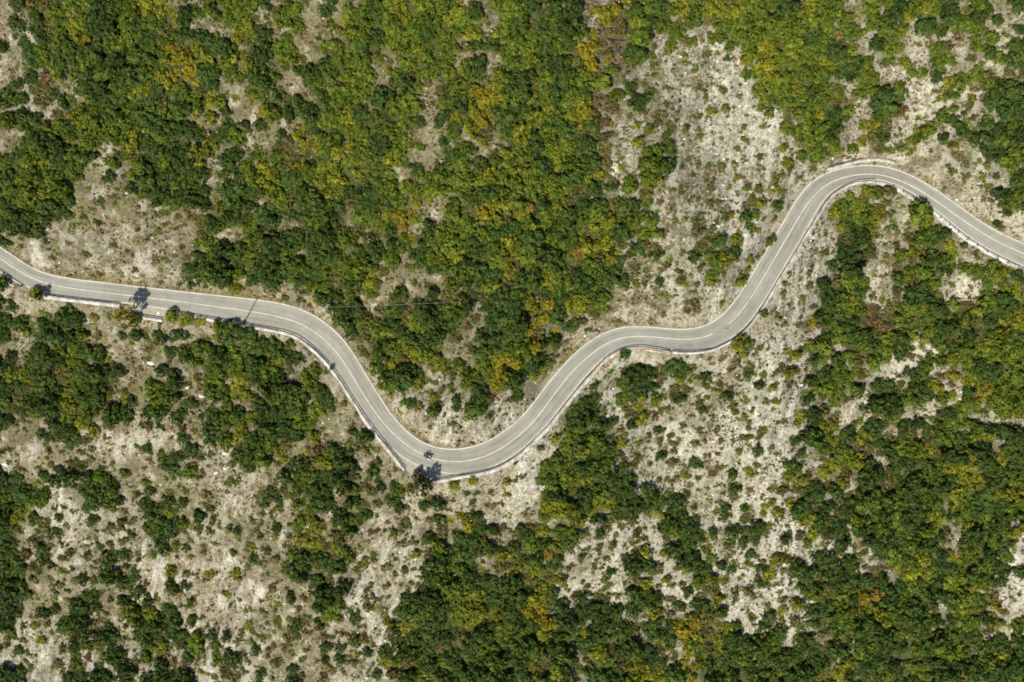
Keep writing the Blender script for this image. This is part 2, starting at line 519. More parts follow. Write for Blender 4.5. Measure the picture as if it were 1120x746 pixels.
def asphalt_material():
    m, nt, b = new_mat('sun_bleached_asphalt', 0.9, 0.2)
    tc = N(nt, 'ShaderNodeTexCoord').outputs['Object']
    uv = N(nt, 'ShaderNodeUVMap', uv_map='along').outputs['UV']
    sep = N(nt, 'ShaderNodeSeparateXYZ'); nt.links.new(uv, sep.inputs[0])
    base = mixc(nt, 'MIX', ramp(nt, noise(nt, tc, .05, 3), [(.35, 0.), (.65, 1.)]), (.204, .193, .149), (.234, .229, .185))
    # wheel tracks (worn lighter) run along the road, each lane two
    mp = N(nt, 'ShaderNodeMapping'); mp.inputs['Scale'].default_value = (5.2, .035, 1); nt.links.new(uv, mp.inputs['Vector'])
    streak = ramp(nt, noise(nt, mp.outputs[0], 1.6, 3, .6), [(.28, .76), (.52, 1.0), (.72, 1.12)])
    c = mixc(nt, 'MULTIPLY', 1.0, base, streak)
    c = mixc(nt, 'MULTIPLY', .8, c, ramp(nt, noise(nt, tc, 9, 3, .7), [(.3, .84), (.7, 1.10)]))
    c = mixc(nt, 'MULTIPLY', .7, c, ramp(nt, noise(nt, tc, .45, 5, .65), [(.36, .86), (.6, 1.05)]))
    lanes = ramp(nt, sep.outputs[0], [(.0, 1.), (.13, 1.05), (.25, .92), (.37, 1.05), (.5, .95), (.63, 1.05), (.75, .92), (.87, 1.05), (1., 1.)])
    c = mixc(nt, 'MULTIPLY', .9, c, lanes)
    mp2 = N(nt, 'ShaderNodeMapping'); mp2.inputs['Scale'].default_value = (2.0, .03, 1); nt.links.new(uv, mp2.inputs['Vector'])
    pv = N(nt, 'ShaderNodeTexVoronoi', Scale=1.0, distance='CHEBYCHEV'); nt.links.new(mp2.outputs[0], pv.inputs['Vector'])
    c = mixc(nt, 'MULTIPLY', .8, c, ramp(nt, pv.outputs['Color'], [(.0, .90), (.5, 1.0), (1., 1.05)]))
    # gritty verges
    edge = ramp(nt, sep.outputs[0], [(.0, 1.), (.035, 0.), (.965, 0.), (1., 1.)])
    c = mixc(nt, 'MIX', math_n(nt, 'MULTIPLY', edge, ramp(nt, noise(nt, tc, 1.4, 3), [(.35, 0.), (.6, .8)])), c, (.30, .26, .18))
    # a few sealed cracks
    wv = N(nt, 'ShaderNodeTexVoronoi', Scale=.10, feature='DISTANCE_TO_EDGE')
    dst = N(nt, 'ShaderNodeMix'); dst.data_type = 'VECTOR'; dst.inputs[0].default_value = .22
    nz = N(nt, 'ShaderNodeTexNoise', Scale=.5, Detail=3); nt.links.new(tc, nz.inputs['Vector'])
    nt.links.new(tc, dst.inputs[4]); nt.links.new(nz.outputs['Color'], dst.inputs[5]); nt.links.new(dst.outputs[1], wv.inputs['Vector'])
    c = mixc(nt, 'MULTIPLY', ramp(nt, wv.outputs['Distance'], [(.0, .16), (.004, 0.)]), c, (.5, .48, .44))
    nt.links.new(c, b.inputs['Base Color'])
    return m

def paint_material():
    m, nt, b = new_mat('worn_road_paint', 0.7, 0.3)
    tc = N(nt, 'ShaderNodeTexCoord').outputs['Object']
    c = mixc(nt, 'MIX', ramp(nt, noise(nt, tc, 1.3, 4, .7), [(.36, 1.), (.56, 0.)]), (.56, .53, .43), (.34, .32, .25))
    nt.links.new(c, b.inputs['Base Color']); return m

def simple(name, col, rough=.8, var=.12, scale=2.0, metal=0.0, spec=.25):
    m, nt, b = new_mat(name, rough, spec)
    tc = N(nt, 'ShaderNodeTexCoord').outputs['Object']
    lo = tuple(v * (1 - var) for v in col); hi = tuple(v * (1 + var) for v in col)
    nt.links.new(ramp(nt, noise(nt, tc, scale, 3), [(.35, lo), (.65, hi)]), b.inputs['Base Color'])
    b.inputs['Metallic'].default_value = metal
    return m

def concrete_material():
    m, nt, b = new_mat('pale_weathered_concrete', 0.92, 0.15)
    tc = N(nt, 'ShaderNodeTexCoord').outputs['Object']
    c = mixc(nt, 'MIX', ramp(nt, noise(nt, tc, .5, 4, .6), [(.38, 0.), (.62, 1.)]), (.24, .225, .18), (.44, .425, .37))
    c = mixc(nt, 'MULTIPLY', .8, c, ramp(nt, noise(nt, tc, 2.6, 4, .7), [(.38, .45), (.5, 1.), (.7, 1.1)]))
    nt.links.new(c, b.inputs['Base Color']); return m

def foliage_material(name, source):
    m, nt, b = new_mat(name, 0.7, 0.10)
    if source == 'object': col = N(nt, 'ShaderNodeObjectInfo').outputs['Color']
    else: col = N(nt, 'ShaderNodeAttribute', attribute_name='tint').outputs['Color']
    rnd = N(nt, 'ShaderNodeNewGeometry').outputs['Random Per Island']
    hsv = N(nt, 'ShaderNodeHueSaturation', Saturation=1.0)
    nt.links.new(col, hsv.inputs['Color'])
    cl = N(nt, 'ShaderNodeAttribute', attribute_name='clump').outputs['Fac']
    hm = math_n(nt, 'ADD', math_n(nt, 'MULTIPLY', rnd, .5), math_n(nt, 'MULTIPLY', cl, .5))
    nt.links.new(ramp(nt, hm, [(.0, .518), (.5, .5), (1., .484)]), hsv.inputs['Hue'])
    rv = math_n(nt, 'FRACT', math_n(nt, 'MULTIPLY', rnd, 37.17))
    nt.links.new(math_n(nt, 'ADD', math_n(nt, 'ADD', math_n(nt, 'MULTIPLY', rv, .65), math_n(nt, 'MULTIPLY', cl, .55)), .42), hsv.inputs['Value'])
    nt.links.new(hsv.outputs[0], b.inputs['Base Color'])
    tr = N(nt, 'ShaderNodeBsdfTranslucent')
    nt.links.new(mixc(nt, 'MULTIPLY', 1.0, hsv.outputs[0], (1.3, 1.18, .4)), tr.inputs['Color'])
    mx_ = N(nt, 'ShaderNodeMixShader'); mx_.inputs[0].default_value = 0.22
    nt.links.new(b.outputs[0], mx_.inputs[1]); nt.links.new(tr.outputs[0], mx_.inputs[2])
    nt.links.new(mx_.outputs[0], nt.nodes['Material Output'].inputs['Surface'])
    return m

M_TERRAIN = terrain_material(); M_ASPHALT = asphalt_material(); M_PAINT = paint_material(); M_CONCRETE = concrete_material()
M_LEAF = foliage_material('leaves', 'object'); M_LEAF_MASS = foliage_material('leaves_mass', 'attr')
M_BARK = simple('bark', (.12, .09, .06), .95, .3, 4)
M_STEEL = simple('dull_galvanised_steel', (.20, .205, .21), .6, .2, 3, .3)
M_POSTDARK = simple('weathered_post', (.12, .11, .10), .8, .2, 4)
M_RUST = simple('rusty_rail', (.16, .085, .055), .8, .25, 3)
M_WOOD = simple('grey_pole_wood', (.17, .14, .11), .9, .2, 5)
M_CABLE = simple('pale_cable', (.45, .45, .42), .5, .05, 5)
M_ORANGE = simple('orange_pipe', (.40, .20, .10), .6, .25, .8)
M_WHITE = simple('white_plastic', (.72, .72, .68), .6, .06, 4)
M_STONE = simple('limestone', (.46, .43, .37), .95, .25, 2.5)
M_PATCH = simple('tar_patch', (.055, .053, .05), .8, .3, 3)
M_BLEACH = simple('spilt_lime', (.55, .53, .48), .9, .15, 2)
M_BLACK = simple('black_rubber', (.02, .02, .02), .7, .2, 8)
M_DARKPAINT = simple('dark_paint', (.028, .028, .032), .35, .15, 5, 0, .5)
M_SILVER = simple('silver_paint', (.66, .66, .64), .35, .06, 5, .4, .5)
M_JACKET = simple('dark_riding_suit', (.022, .022, .026), .8, .3, 9)
M_HELMET = simple('helmet_shell', (.06, .06, .07), .3, .1, 5, 0, .5)
M_GLASS = simple('smoked_visor', (.02, .025, .03), .1, .1, 5, 0, .6)
M_LAMP = simple('lamp_glass', (.7, .7, .68), .2, .05, 5, 0, .6)

# ------------------------------------------------------------------ object helpers
def mesh_np(name, verts, faces, mat=None, smooth_shade=False):
    """verts (n,3); faces (m,k) with one k"""
    me = bpy.data.meshes.new(name)
    v = np.asarray(verts, np.float32); f = np.asarray(faces, np.int32); k = f.shape[1]
    me.vertices.add(len(v)); me.vertices.foreach_set('co', v.ravel())
    me.loops.add(f.size); me.loops.foreach_set('vertex_index', f.ravel())
    me.polygons.add(len(f)); me.polygons.foreach_set('loop_start', np.arange(0, f.size, k, dtype=np.int32))
    if smooth_shade: me.polygons.foreach_set('use_smooth', np.ones(len(f), bool))
    me.update(calc_edges=True)
    if mat: me.materials.append(mat)
    return me

def link(name, me, parent=None):
    o = bpy.data.objects.new(name, me); COL.objects.link(o)
    if parent: o.parent = parent
    return o

def structure(o, kind='structure'):
    o['kind'] = kind; return o

def tag(o, label, cat, group=None):
    o['label'] = label; o['category'] = cat
    if group: o['group'] = group
    return o

def from_bm(name, bm, mat, parent=None, shade=False):
    me = bpy.data.meshes.new(name); bm.to_mesh(me); bm.free()
    if shade:
        for p in me.polygons: p.use_smooth = True
    if mat: me.materials.append(mat)
    return link(name, me, parent)

def tube(bm, pts, r, seg=8, cap=True):
    """a tube through points; r one radius or one per point"""
    pts = [Vector(p) for p in pts]; rs = r if hasattr(r, '__len__') else [r] * len(pts)
    rings = []
    for i, p in enumerate(pts):
        t = (pts[min(i + 1, len(pts) - 1)] - pts[max(i - 1, 0)]).normalized()
        a = t.cross(Vector((0, 0, 1)))
        if a.length < 1e-3: a = t.cross(Vector((1, 0, 0)))
        a.normalize(); b = t.cross(a)
        rings.append([bm.verts.new(p + (a * math.cos(2 * math.pi * k / seg) + b * math.sin(2 * math.pi * k / seg)) * rs[i]) for k in range(seg)])
    for A, B in zip(rings, rings[1:]):
        for k in range(seg): bm.faces.new((A[k], A[(k + 1) % seg], B[(k + 1) % seg], B[k]))
    if cap:
        bm.faces.new(rings[0][::-1]); bm.faces.new(rings[-1])

def box(bm, c, s, rot=None, bevel=0.0):
    r = bmesh.ops.create_cube(bm, size=1.0)
    M = Matrix.Translation(Vector(c)) @ (rot.to_4x4() if rot else Matrix.Identity(4)) @ Matrix.Diagonal((*s, 1))
    bmesh.ops.transform(bm, matrix=M, verts=r['verts'])
    if bevel:
        es = list({e for v in r['verts'] for e in v.link_edges})
        bmesh.ops.bevel(bm, geom=es, offset=bevel, segments=2, affect='EDGES')

def ball(bm, c, s, u=16, v=10):
    r = bmesh.ops.create_uvsphere(bm, u_segments=u, v_segments=v, radius=1.0)
    bmesh.ops.transform(bm, matrix=Matrix.Translation(Vector(c)) @ Matrix.Diagonal((*s, 1)), verts=r['verts'])

# ------------------------------------------------------------------ terrain
def axis(lo, hi, step, far):
    a = [lo]; s = step
    core = list(np.arange(lo, hi + step / 2, step)); out = []; v = lo
    while v > -far: s *= 1.25; v -= min(s, 40); out.append(v)
    left = out[::-1]; out = []; v = core[-1]; s = step
    while v < far: s *= 1.25; v += min(s, 40); out.append(v)
    return np.array(left + core + out)

def build_terrain():
    xs = axis(-176, 172, .5, 430); ys = axis(-130, 122, .5, 400)
    X, Y = np.meshgrid(xs, ys, indexing='ij')
    Z, d, idx = height(X, Y)
    px, py = to_px(X, Y, Z)
    # ragged borders between the kinds of ground
    jx = 22 * fbm(X, Y, 1 / 4.5, 4, 0) * 2; jy = 22 * fbm(X, Y, 1 / 4.5, 4, 3) * 2
    w = class_weights(px + jx, py + jy)
    on = OFF_N[idx]; os_ = OFF_S[idx]
    up = d - on; dn = -d - os_
    inroad = (d < on + .25) & (-d < os_ + .1)
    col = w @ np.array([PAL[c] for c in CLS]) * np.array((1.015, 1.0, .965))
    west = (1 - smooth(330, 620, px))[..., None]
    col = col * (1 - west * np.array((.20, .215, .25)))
    east = smooth(540, 720, px)[..., None] * w[..., [CLS.index('.')]] * .6
    col = col * (1 - east) + np.array((.29, .277, .228)) * east
    stone = w[..., CLS.index(':')] + w[..., CLS.index('*')] * .6 + w[..., CLS.index('r')] * .8 + w[..., CLS.index('x')] * .4
    rocky = w[..., CLS.index('r')] + .6 * w[..., CLS.index('*')]
    for (cx, cy, sx_, sy_) in ((45, 262, 22, 15), (92, 262, 34, 22), (165, 258, 18, 26), (150, 290, 26, 12), (1062, 205, 34, 20), (1095, 240, 26, 14), (505, 468, 40, 10), (465, 462, 18, 12), (825, 275, 16, 22), (615, 352, 30, 8)):
        q = np.exp(-((px - cx) / sx_) ** 2 - ((py - cy) / sy_) ** 2) * (1 - w[..., CLS.index('f')]) * smooth(1.0, 3.0, up)
        rocky = np.maximum(rocky, .95 * q)
    t = (rocky * .55)[..., None]
    col = col * (1 - t) + np.array((.195, .170, .122)) * t
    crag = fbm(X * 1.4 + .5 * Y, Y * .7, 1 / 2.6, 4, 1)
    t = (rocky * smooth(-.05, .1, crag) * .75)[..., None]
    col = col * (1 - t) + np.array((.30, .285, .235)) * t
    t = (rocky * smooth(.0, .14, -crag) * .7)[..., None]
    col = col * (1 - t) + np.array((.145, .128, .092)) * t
    # patches of drier and darker grass
    g = fbm(X, Y, 1 / 2.6, 4, 2)
    grass = w[..., CLS.index('.')]
    t = (smooth(.02, .16, g) * grass)[..., None]
    col = col * (1 - t) + np.array((.118, .104, .056)) * t
    t = (smooth(.06, .2, -g) * grass * .8)[..., None]
    col = col * (1 - t) + np.array((.285, .262, .192)) * t
    t = (smooth(.08, .2, fbm(X, Y, 1 / 5., 4, 5)) * (grass * .6 + .25 * w[..., CLS.index(':')]))[..., None]
    col = col * (1 - t) + np.array((.108, .112, .044)) * t
    # bare scree shows its pale core in patches, earthier elsewhere
    t = (smooth(.03, .2, fbm(X, Y, 1 / 7., 4, 3)) * w[..., CLS.index(':')] * .8)[..., None]
    col = col * (1 - t) + np.array((.335, .322, .272)) * t
    # grassy ditch along the uphill verge
    t = (smooth(.35, .6, up) * (1 - smooth(1.1, 2.3, up)) * smooth(-.12, .12, fbm(X, Y, 1 / 9., 3, 1)) * (d > 0))[..., None]
    col = col * (1 - t) + np.array((.15, .125, .05)) * t
    # east of the photo the limestone is whiter, west of it more ochre
    k = np.clip(px / 1120, 0, 1)[..., None]
    sc = (stone[..., None] > .3) * (np.array((1.0, .97, .90)) * (1 - k) + np.array((1.13, 1.13, 1.13)) * k) + (stone[..., None] <= .3)
    col = col * sc
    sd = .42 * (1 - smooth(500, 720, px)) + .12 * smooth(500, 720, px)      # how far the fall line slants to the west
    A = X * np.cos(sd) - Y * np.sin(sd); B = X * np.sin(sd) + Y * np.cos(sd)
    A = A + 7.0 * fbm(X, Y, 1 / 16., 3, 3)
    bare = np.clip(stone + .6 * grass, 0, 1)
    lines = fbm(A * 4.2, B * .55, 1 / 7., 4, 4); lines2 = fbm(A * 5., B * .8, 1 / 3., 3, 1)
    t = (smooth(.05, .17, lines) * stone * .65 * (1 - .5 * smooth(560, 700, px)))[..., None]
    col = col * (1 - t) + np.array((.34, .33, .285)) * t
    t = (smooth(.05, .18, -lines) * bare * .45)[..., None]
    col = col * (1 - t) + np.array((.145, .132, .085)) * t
    # relief: clods, stones, ledges
    rough = (.30 * fbm(X, Y, 1 / 2.2, 4, 2) + .8 * rocky * np.abs(fbm(X + .25 * Y, Y, 1 / 3.5, 4, 0)) + .35 * stone * fbm(X, Y, 1 / 1.3, 2, 5) + 2.6 * rocky * fbm(X, Y, 1 / 6., 3, 4) + 1.6 * rocky * crag)
    rough = rough + bare * ((2.6 - 1.6 * smooth(560, 700, px)) * lines + .8 * lines2)
    Z = Z + rough * smooth(.3, 2.5, np.maximum(up, dn - shoulder_width(X, Y)))
    Z = Z - .10 * (1 - smooth(-.1, .5, np.maximum(up, dn - .2))) - .05
    n0, n1 = X.shape
    I = np.arange(n0 * n1).reshape(n0, n1)
    F = np.stack([I[:-1, :-1], I[1:, :-1], I[1:, 1:], I[:-1, 1:]], -1).reshape(-1, 4)
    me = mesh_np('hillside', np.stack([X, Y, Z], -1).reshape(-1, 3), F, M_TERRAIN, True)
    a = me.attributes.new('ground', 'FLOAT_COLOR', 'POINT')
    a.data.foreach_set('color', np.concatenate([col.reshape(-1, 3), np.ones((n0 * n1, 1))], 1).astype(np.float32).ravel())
    a = me.attributes.new('stone', 'FLOAT', 'POINT'); a.data.foreach_set('value', stone.astype(np.float32).ravel())
    structure(link('hillside', me))
    return
build_terrain()

# ------------------------------------------------------------------ road, markings
def ribbon(name, off_a, off_b, dz, mat, i0=0, i1=None, cols=2, uv=False):
    i1 = len(CL) if i1 is None else i1
    sl = slice(i0, i1); c = CL[sl]; nn = NOR[sl]
    a = np.broadcast_to(off_a, len(CL))[sl]; b = np.broadcast_to(off_b, len(CL))[sl]
    V = []
    for k in range(cols):
        t = k / (cols - 1); o = a * (1 - t) + b * t
        p = c + nn * o[:, None]
        V.append(np.concatenate([p, (TILT * p[:, 0] + dz)[:, None]], 1))
    V = np.stack(V, 1); n = len(c)
    I = np.arange(n * cols).reshape(n, cols)
    F = np.stack([I[:-1, :-1], I[:-1, 1:], I[1:, 1:], I[1:, :-1]], -1).reshape(-1, 4)
    me = mesh_np(name, V.reshape(-1, 3), F, mat)
    if uv:
        u = np.tile(np.linspace(0, 1, cols), n); v = np.repeat(np.arange(n, dtype=float), cols)
        uvs = np.stack([u, v], 1)[F.ravel()]
        l = me.uv_layers.new(name='along'); l.data.foreach_set('uv', uvs.astype(np.float32).ravel())
    return structure(link(name, me))

ragged = .22 * fbm(np.arange(len(CL)), np.zeros(len(CL)), .25, 3, 1)
ribbon('road', -OFF_S - .12 + ragged, OFF_N + .30 + ragged, 0.0, M_ASPHALT, cols=9, uv=True)
def idx_at(px, py):
    p = np.array(on_road(px, py)[:2]); return int(np.linalg.norm(CL - p, axis=1).argmin())
ribbon('edge_line', OFF_N - .04, OFF_N + .16, .006, M_PAINT)
ga, gb = idx_at(784.5, 364), idx_at(797.5, 356)
ribbon('centre_line', -.085, .085, .006, M_PAINT, 0, ga); ribbon('centre_line', -.085, .085, .006, M_PAINT, gb)
ribbon('edge_line', -OFF_S + .05, -OFF_S + .20, .006, M_PAINT)

def sheet(name, pix, dz, mat, sub=0):
    P = [on_road(*q) for q in pix]
    bm = bmesh.new(); vs = [bm.verts.new((x, y, TILT * x + dz)) for x, y, _ in P]
    f = bm.faces.new(vs); bmesh.ops.triangulate(bm, faces=[f])
    bmesh.ops.recalc_face_normals(bm, faces=bm.faces)
    if bm.faces and sum(fc.normal.z for fc in bm.faces) < 0: bmesh.ops.reverse_faces(bm, faces=bm.faces)
    return structure(from_bm(name, bm, mat))
sheet('lay_by', [(425,487),(440,500),(455,508),(470,513.5),(485,516.5),(503,518),(500,520.5),(482,524),(471,526.5),(464,527),(452,521),(443.5,513.5),(432,499),(424,489)], -.008, M_ASPHALT)
sheet('lay_by', [(140,330),(165,334),(190,338.5),(212,342.5),(205,344.5),(190,348.5),(178,348.8),(160,346.6),(148,342)], -.008, M_ASPHALT)
def blot(name, px, py, rx, ry, ang, mat, dz):
    pts = []
    for k in range(14):
        a = 2 * math.pi * k / 14; r = random.uniform(.65, 1.15)
        u, v = rx * r * math.cos(a), ry * r * math.sin(a)
        pts.append((px + u * math.cos(ang) - v * math.sin(ang), py + u * math.sin(ang) + v * math.cos(ang)))
    return sheet(name, pts, dz, mat)
blot('tar_patch', 795.3, 359.2, 1.9, .6, -.1, M_PATCH, .010)
blot('tar_patch', 797.3, 356.8, .9, .5, .4, M_PATCH, .010)
blot('pale_stain', 173.0, 342.6, 1.6, 1.7, 0, M_BLEACH, .010)
blot('pale_stain', 171.6, 345.4, 1.0, .8, 0, M_BLEACH, .010)
blot('verge_island', 961, 179, 8.5, .95, .03, simple('verge_earth', (.19, .15, .09), .95, .2, 3), .012)

# ------------------------------------------------------------------ kerb walls, guard rails, posts
def pix_path(pix, step=.5, sg=2.0):
    p = np.array([on_road(*q)[:2] for q in pix]); return gsmooth(resample(p, step), sg)

def side_normals(p):
    t = np.gradient(p, axis=0); t /= np.linalg.norm(t, axis=1)[:, None]
    n = np.stack([t[:, 1], -t[:, 0]], 1)          # to the right of travel = downhill when the path runs west to east
    return t, n

def kerb_wall(pix, inner, width, top, label, rag=.15, drop=1.2, side=1):
    p = pix_path(pix); t, n = side_normals(p); n = n * side
    L = len(p); s = np.arange(L)
    w = width + rag * 2 * fbm(s, np.full(L, p[0, 0]), .18, 3, 2)
    sec = []
    bump = .07 * fbm(s, np.full(L, p[0, 1]), .4, 2, 1)
    for off, z in ((inner, -drop), (inner, top - .03), (inner + .03, top), (None, top), (None, top - .04), (None, -drop)):
        o = inner + w if off is None else np.full(L, off)
        q = p + n * o[:, None]
        sec.append(np.concatenate([q, (TILT * q[:, 0] + z + (bump if z > 0 else 0))[:, None]], 1))
    V = np.stack(sec, 1); k = V.shape[1]
    I = np.arange(L * k).reshape(L, k)
    F = np.stack([I[:-1, :-1], I[1:, :-1], I[1:, 1:], I[:-1, 1:]], -1).reshape(-1, 4)
    if side > 0: F = F[:, ::-1]
    ends = [[0, 1, 2, 3], [0, 3, 4, 5], [(L - 1) * k + q for q in (3, 2, 1, 0)], [(L - 1) * k + q for q in (5, 4, 3, 0)]]
    me = mesh_np('retaining_wall', V.reshape(-1, 3), np.vstack([F, ends]), M_CONCRETE)
    o = link('retaining_wall', me); tag(o, label, 'wall'); return o

def guard_rail(pix, off, label, group, mat=M_STEEL, spacing=4.0, top=.78, base=.1, beam_h=.31):
    p = pix_path(pix); t, n = side_normals(p); p = p + n * off
    root = bpy.data.objects.new('guard_rail', None); COL.objects.link(root)
    ox, oy = p[0]; oz = TILT * ox; root.location = (ox, oy, oz)
    tag(root, label, 'guard rail', group)
    prof = [(-.03, top), (-.075, top - .05), (-.075, top - .1), (-.02, top - .155), (-.075, top - .21), (-.075, top - .26), (-.03, top - .31)]
    prof = prof + [(a + .035, z) for a, z in prof[::-1]]
    L = len(p); V = []
    for a, z in prof:
        q = p + n * a; V.append(np.concatenate([q, (TILT * q[:, 0] + z)[:, None]], 1))
    V = np.stack(V, 1) - np.array((ox, oy, oz)); k = len(prof)
    I = np.arange(L * k).reshape(L, k); J = np.roll(I, -1, axis=1)
    F = np.stack([I[:-1], J[:-1], J[1:], I[1:]], -1).reshape(-1, 4)
    link('beam', mesh_np('beam', V.reshape(-1, 3), F, mat, False), root)
    bm = bmesh.new(); box(bm, (0, .12, (top + base) / 2 - .4), (.10, .06, top - base + .75)); box(bm, (0, .06, top - .155), (.1, .1, .2))
    me = bpy.data.meshes.new('post'); bm.to_mesh(me); bm.free(); me.materials.append(mat if mat is M_RUST else M_POSTDARK)
    step = max(1, int(spacing / .5))
    for i in range(step // 2, L, step):
        q = p[i]; po = bpy.data.objects.new('post', me); COL.objects.link(po); po.parent = root
        po.location = (q[0] - ox, q[1] - oy, TILT * q[0] - oz); po.rotation_euler = (0, 0, math.atan2(t[i, 1], t[i, 0]) + math.pi)
    return root

RAIL_A = [(-14,288),(4,300.5),(15,308.5),(26,315.5)]
RAIL_B = [(48,322.3),(62,324.4),(88,327.6),(112,330.4),(131.5,332.4)]
RAIL_C = [(152,345.3),(165,347.2),(178,349.4)]
RAIL_D = [(194,341.6),(208,344.2),(240,350),(265,354.2),(285,357.8),(310,362.4),(323,366.5),(335,374.6),(348,385.8),(362,400.3),(374,417.6),(386,436.6),(403,461.8),(415,478),(431,497),(443.5,513.6)]
RAIL_E = [(471.5,526.5),(482,524),(500,520.6),(519,518),(538,513.4),(551,507.4),(563,500.2),(576,489.3),(589,476),(601,463.7),(618,442),(637,419),(650,405),(662,391.2),(675,383.4),(688,379.7),(702,379),(722,382),(733,384.3)]
RAIL_F = [(734.5,384.0),(746,385.2),(760,385.2),(779,382.3),(797,373.8),(810,365),(821,353.7),(834,335),(847,312),(861,289.8),(879,259.2),(895,233.5),(903.7,219),(912,210.5),(924.5,203.2),(936,199),(949,197.4),(957,197.8)]
KERB_G = [(957,197.8),(968,199.4),(980,203.2),(992,210),(1004,217.2),(1017,225.7),(1036,241.8),(1055,257.2),(1080,273.8),(1105,286.4),(1130,297.8)]
WALL_N = [(905.5,187.3),(915,184.3),(930,180.2),(944,177.2),(955,175.9),(965,176.4),(978.5,180.2)]
kerb_wall(RAIL_B, .05, 1.0, .32, 'short pale kerb wall between the two roadside trees near the first curve')
kerb_wall(RAIL_C, .05, .7, .32, 'short pale kerb wall at the lay-by with the white stain')
kerb_wall(RAIL_D, .05, .8, .32, 'long pale kerb wall down the curve towards the motorcycle', .35)
kerb_wall(RAIL_E, .05, .9, .32, 'pale kerb wall sweeping up from the motorcycle bend to the orange pipe', .3)
kerb_wall(RAIL_F, .05, .55, .34, 'thin pale kerb wall beside the road across the white scree', .28)
kerb_wall(KERB_G, .0, 1.0, .12, 'broken pale kerb below the road in its last stretch east of the hairpin', .42)
kerb_wall(WALL_N, .0, .85, .62, 'pale concrete parapet on the uphill side of the hairpin', .12, 2.0, -1)
guard_rail(RAIL_B, .0, 'steel guard rail on the short wall between two roadside trees', None, spacing=2)
guard_rail(RAIL_C, .0, 'short steel guard rail closing the lay-by with the white stain', None)
guard_rail(RAIL_D, .0, 'long steel guard rail around the western curve down to the motorcycle bend', None, spacing=2.5)
guard_rail(RAIL_E, .0, 'steel guard rail sweeping from the motorcycle bend up to the orange pipe', None, spacing=4)
guard_rail(RAIL_F, .0, 'steel guard rail beside the road along the white scree up to the hairpin', None, spacing=4)
guard_rail(RAIL_A, .1, 'rusty brown barrier where the road leaves the picture at its western end', None, M_RUST, 3, 1.15, 0)
kerb_wall([(4,303.5),(12,308.5),(19,312.8)], .35, .35, .12, 'narrow pale kerb strip below the rusty barrier', .02)

_p = pix_path(KERB_G); _tt, _nn = side_normals(_p)
bm = bmesh.new(); box(bm, (0, 0, .22), (.2, .2, 1.0), bevel=.03); box(bm, (0, 0, .735), (.24, .24, .06))
me_post = bpy.data.meshes.new('kerb_post'); bm.to_mesh(me_post); bm.free(); me_post.materials.append(M_POSTDARK)
for k, i in enumerate(range(10, len(_p) - 6, 6)):
    q = _p[i] + _nn[i] * .62
    o = bpy.data.objects.new('kerb_post', me_post); COL.objects.link(o)
    o.location = (q[0], q[1], TILT * q[0] + .1); o.rotation_euler = (0, 0, math.atan2(_tt[i, 1], _tt[i, 0]))
    tag(o, 'short dark post on the broken kerb east of the hairpin', 'post', 'short posts along the eastern kerb')

# orange pipe lying on the outside of the wall at the middle bend
_o = pix_path([(652,408.5),(664,396.5),(676,387.6),(688,383),(700,382),(711,382.6),(722,384.8),(733,387.2)])
bm = bmesh.new(); tube(bm, [(x, y, TILT * x + .38 + .03 * math.sin(k * .7)) for k, (x, y) in enumerate(_o)], .13, 6)
tag(from_bm('plastic_pipe', bm, M_ORANGE, None, True), 'orange plastic pipe lying along the wall of the middle bend', 'pipe')

# white drain box by the rusty barrier
x, y, z = on_road(23, 313.6)
bm = bmesh.new(); box(bm, (0, 0, .25), (.55, .45, .9), bevel=.05)
o = from_bm('drain_box', bm, M_WHITE); o.location = (x, y, z)
bm = bmesh.new(); box(bm, (0, 0, .74), (.66, .56, .08), bevel=.02); from_bm('lid', bm, M_CONCRETE, o)
tag(o, 'small white box at the end of the rusty barrier', 'box')

# ------------------------------------------------------------------ pole and overhead cable
def utility_pole(px, py, h, label):
    x, y, z, _, _ = on_ground(px, py); x, y, z = float(x[0]), float(y[0]), float(z[0])
    r = bpy.data.objects.new('utility_pole', None); COL.objects.link(r); r.location = (x, y, z)
    tag(r, label, 'pole')
    bm = bmesh.new(); tube(bm, [(0, 0, -1), (0, 0, h * .5), (0, 0, h)], [.17, .15, .11], 10); from_bm('shaft', bm, M_WOOD, r, True)
    bm = bmesh.new(); box(bm, (0, 0, h - .35), (.09, 1.0, .1)); from_bm('crossarm', bm, M_WOOD, r)
    for s in (-.42, .42):
        bm = bmesh.new(); tube(bm, [(0, s, h - .3), (0, s, h - .1)], [.05, .035], 8); from_bm('insulator', bm, M_WHITE, r)
    return Vector((x, y, z + h))
utility_pole(267.2, 352.9, 9.0, 'slim wooden utility pole beside the western guard rail')
tops = [utility_pole(505, 332, 8.5, 'wooden utility pole in the green forest above the motorcycle bend'),
        utility_pole(361, 338, 8.5, 'wooden utility pole on the dry verge above the first sharp curve'),
        utility_pole(143, 339.5, 7.5, 'wooden utility pole under the orange tree by the road')]
bm = bmesh.new()
for A, B in zip(tops, tops[1:]):
    tube(bm, [A.lerp(B, k / 24) - Vector((0, 0, 4 * .9 * (k / 24) * (1 - k / 24))) for k in range(25)], .012, 6)
tag(from_bm('overhead_cable', bm, M_CABLE), 'thin pale overhead cable running over the western trees', 'cable')

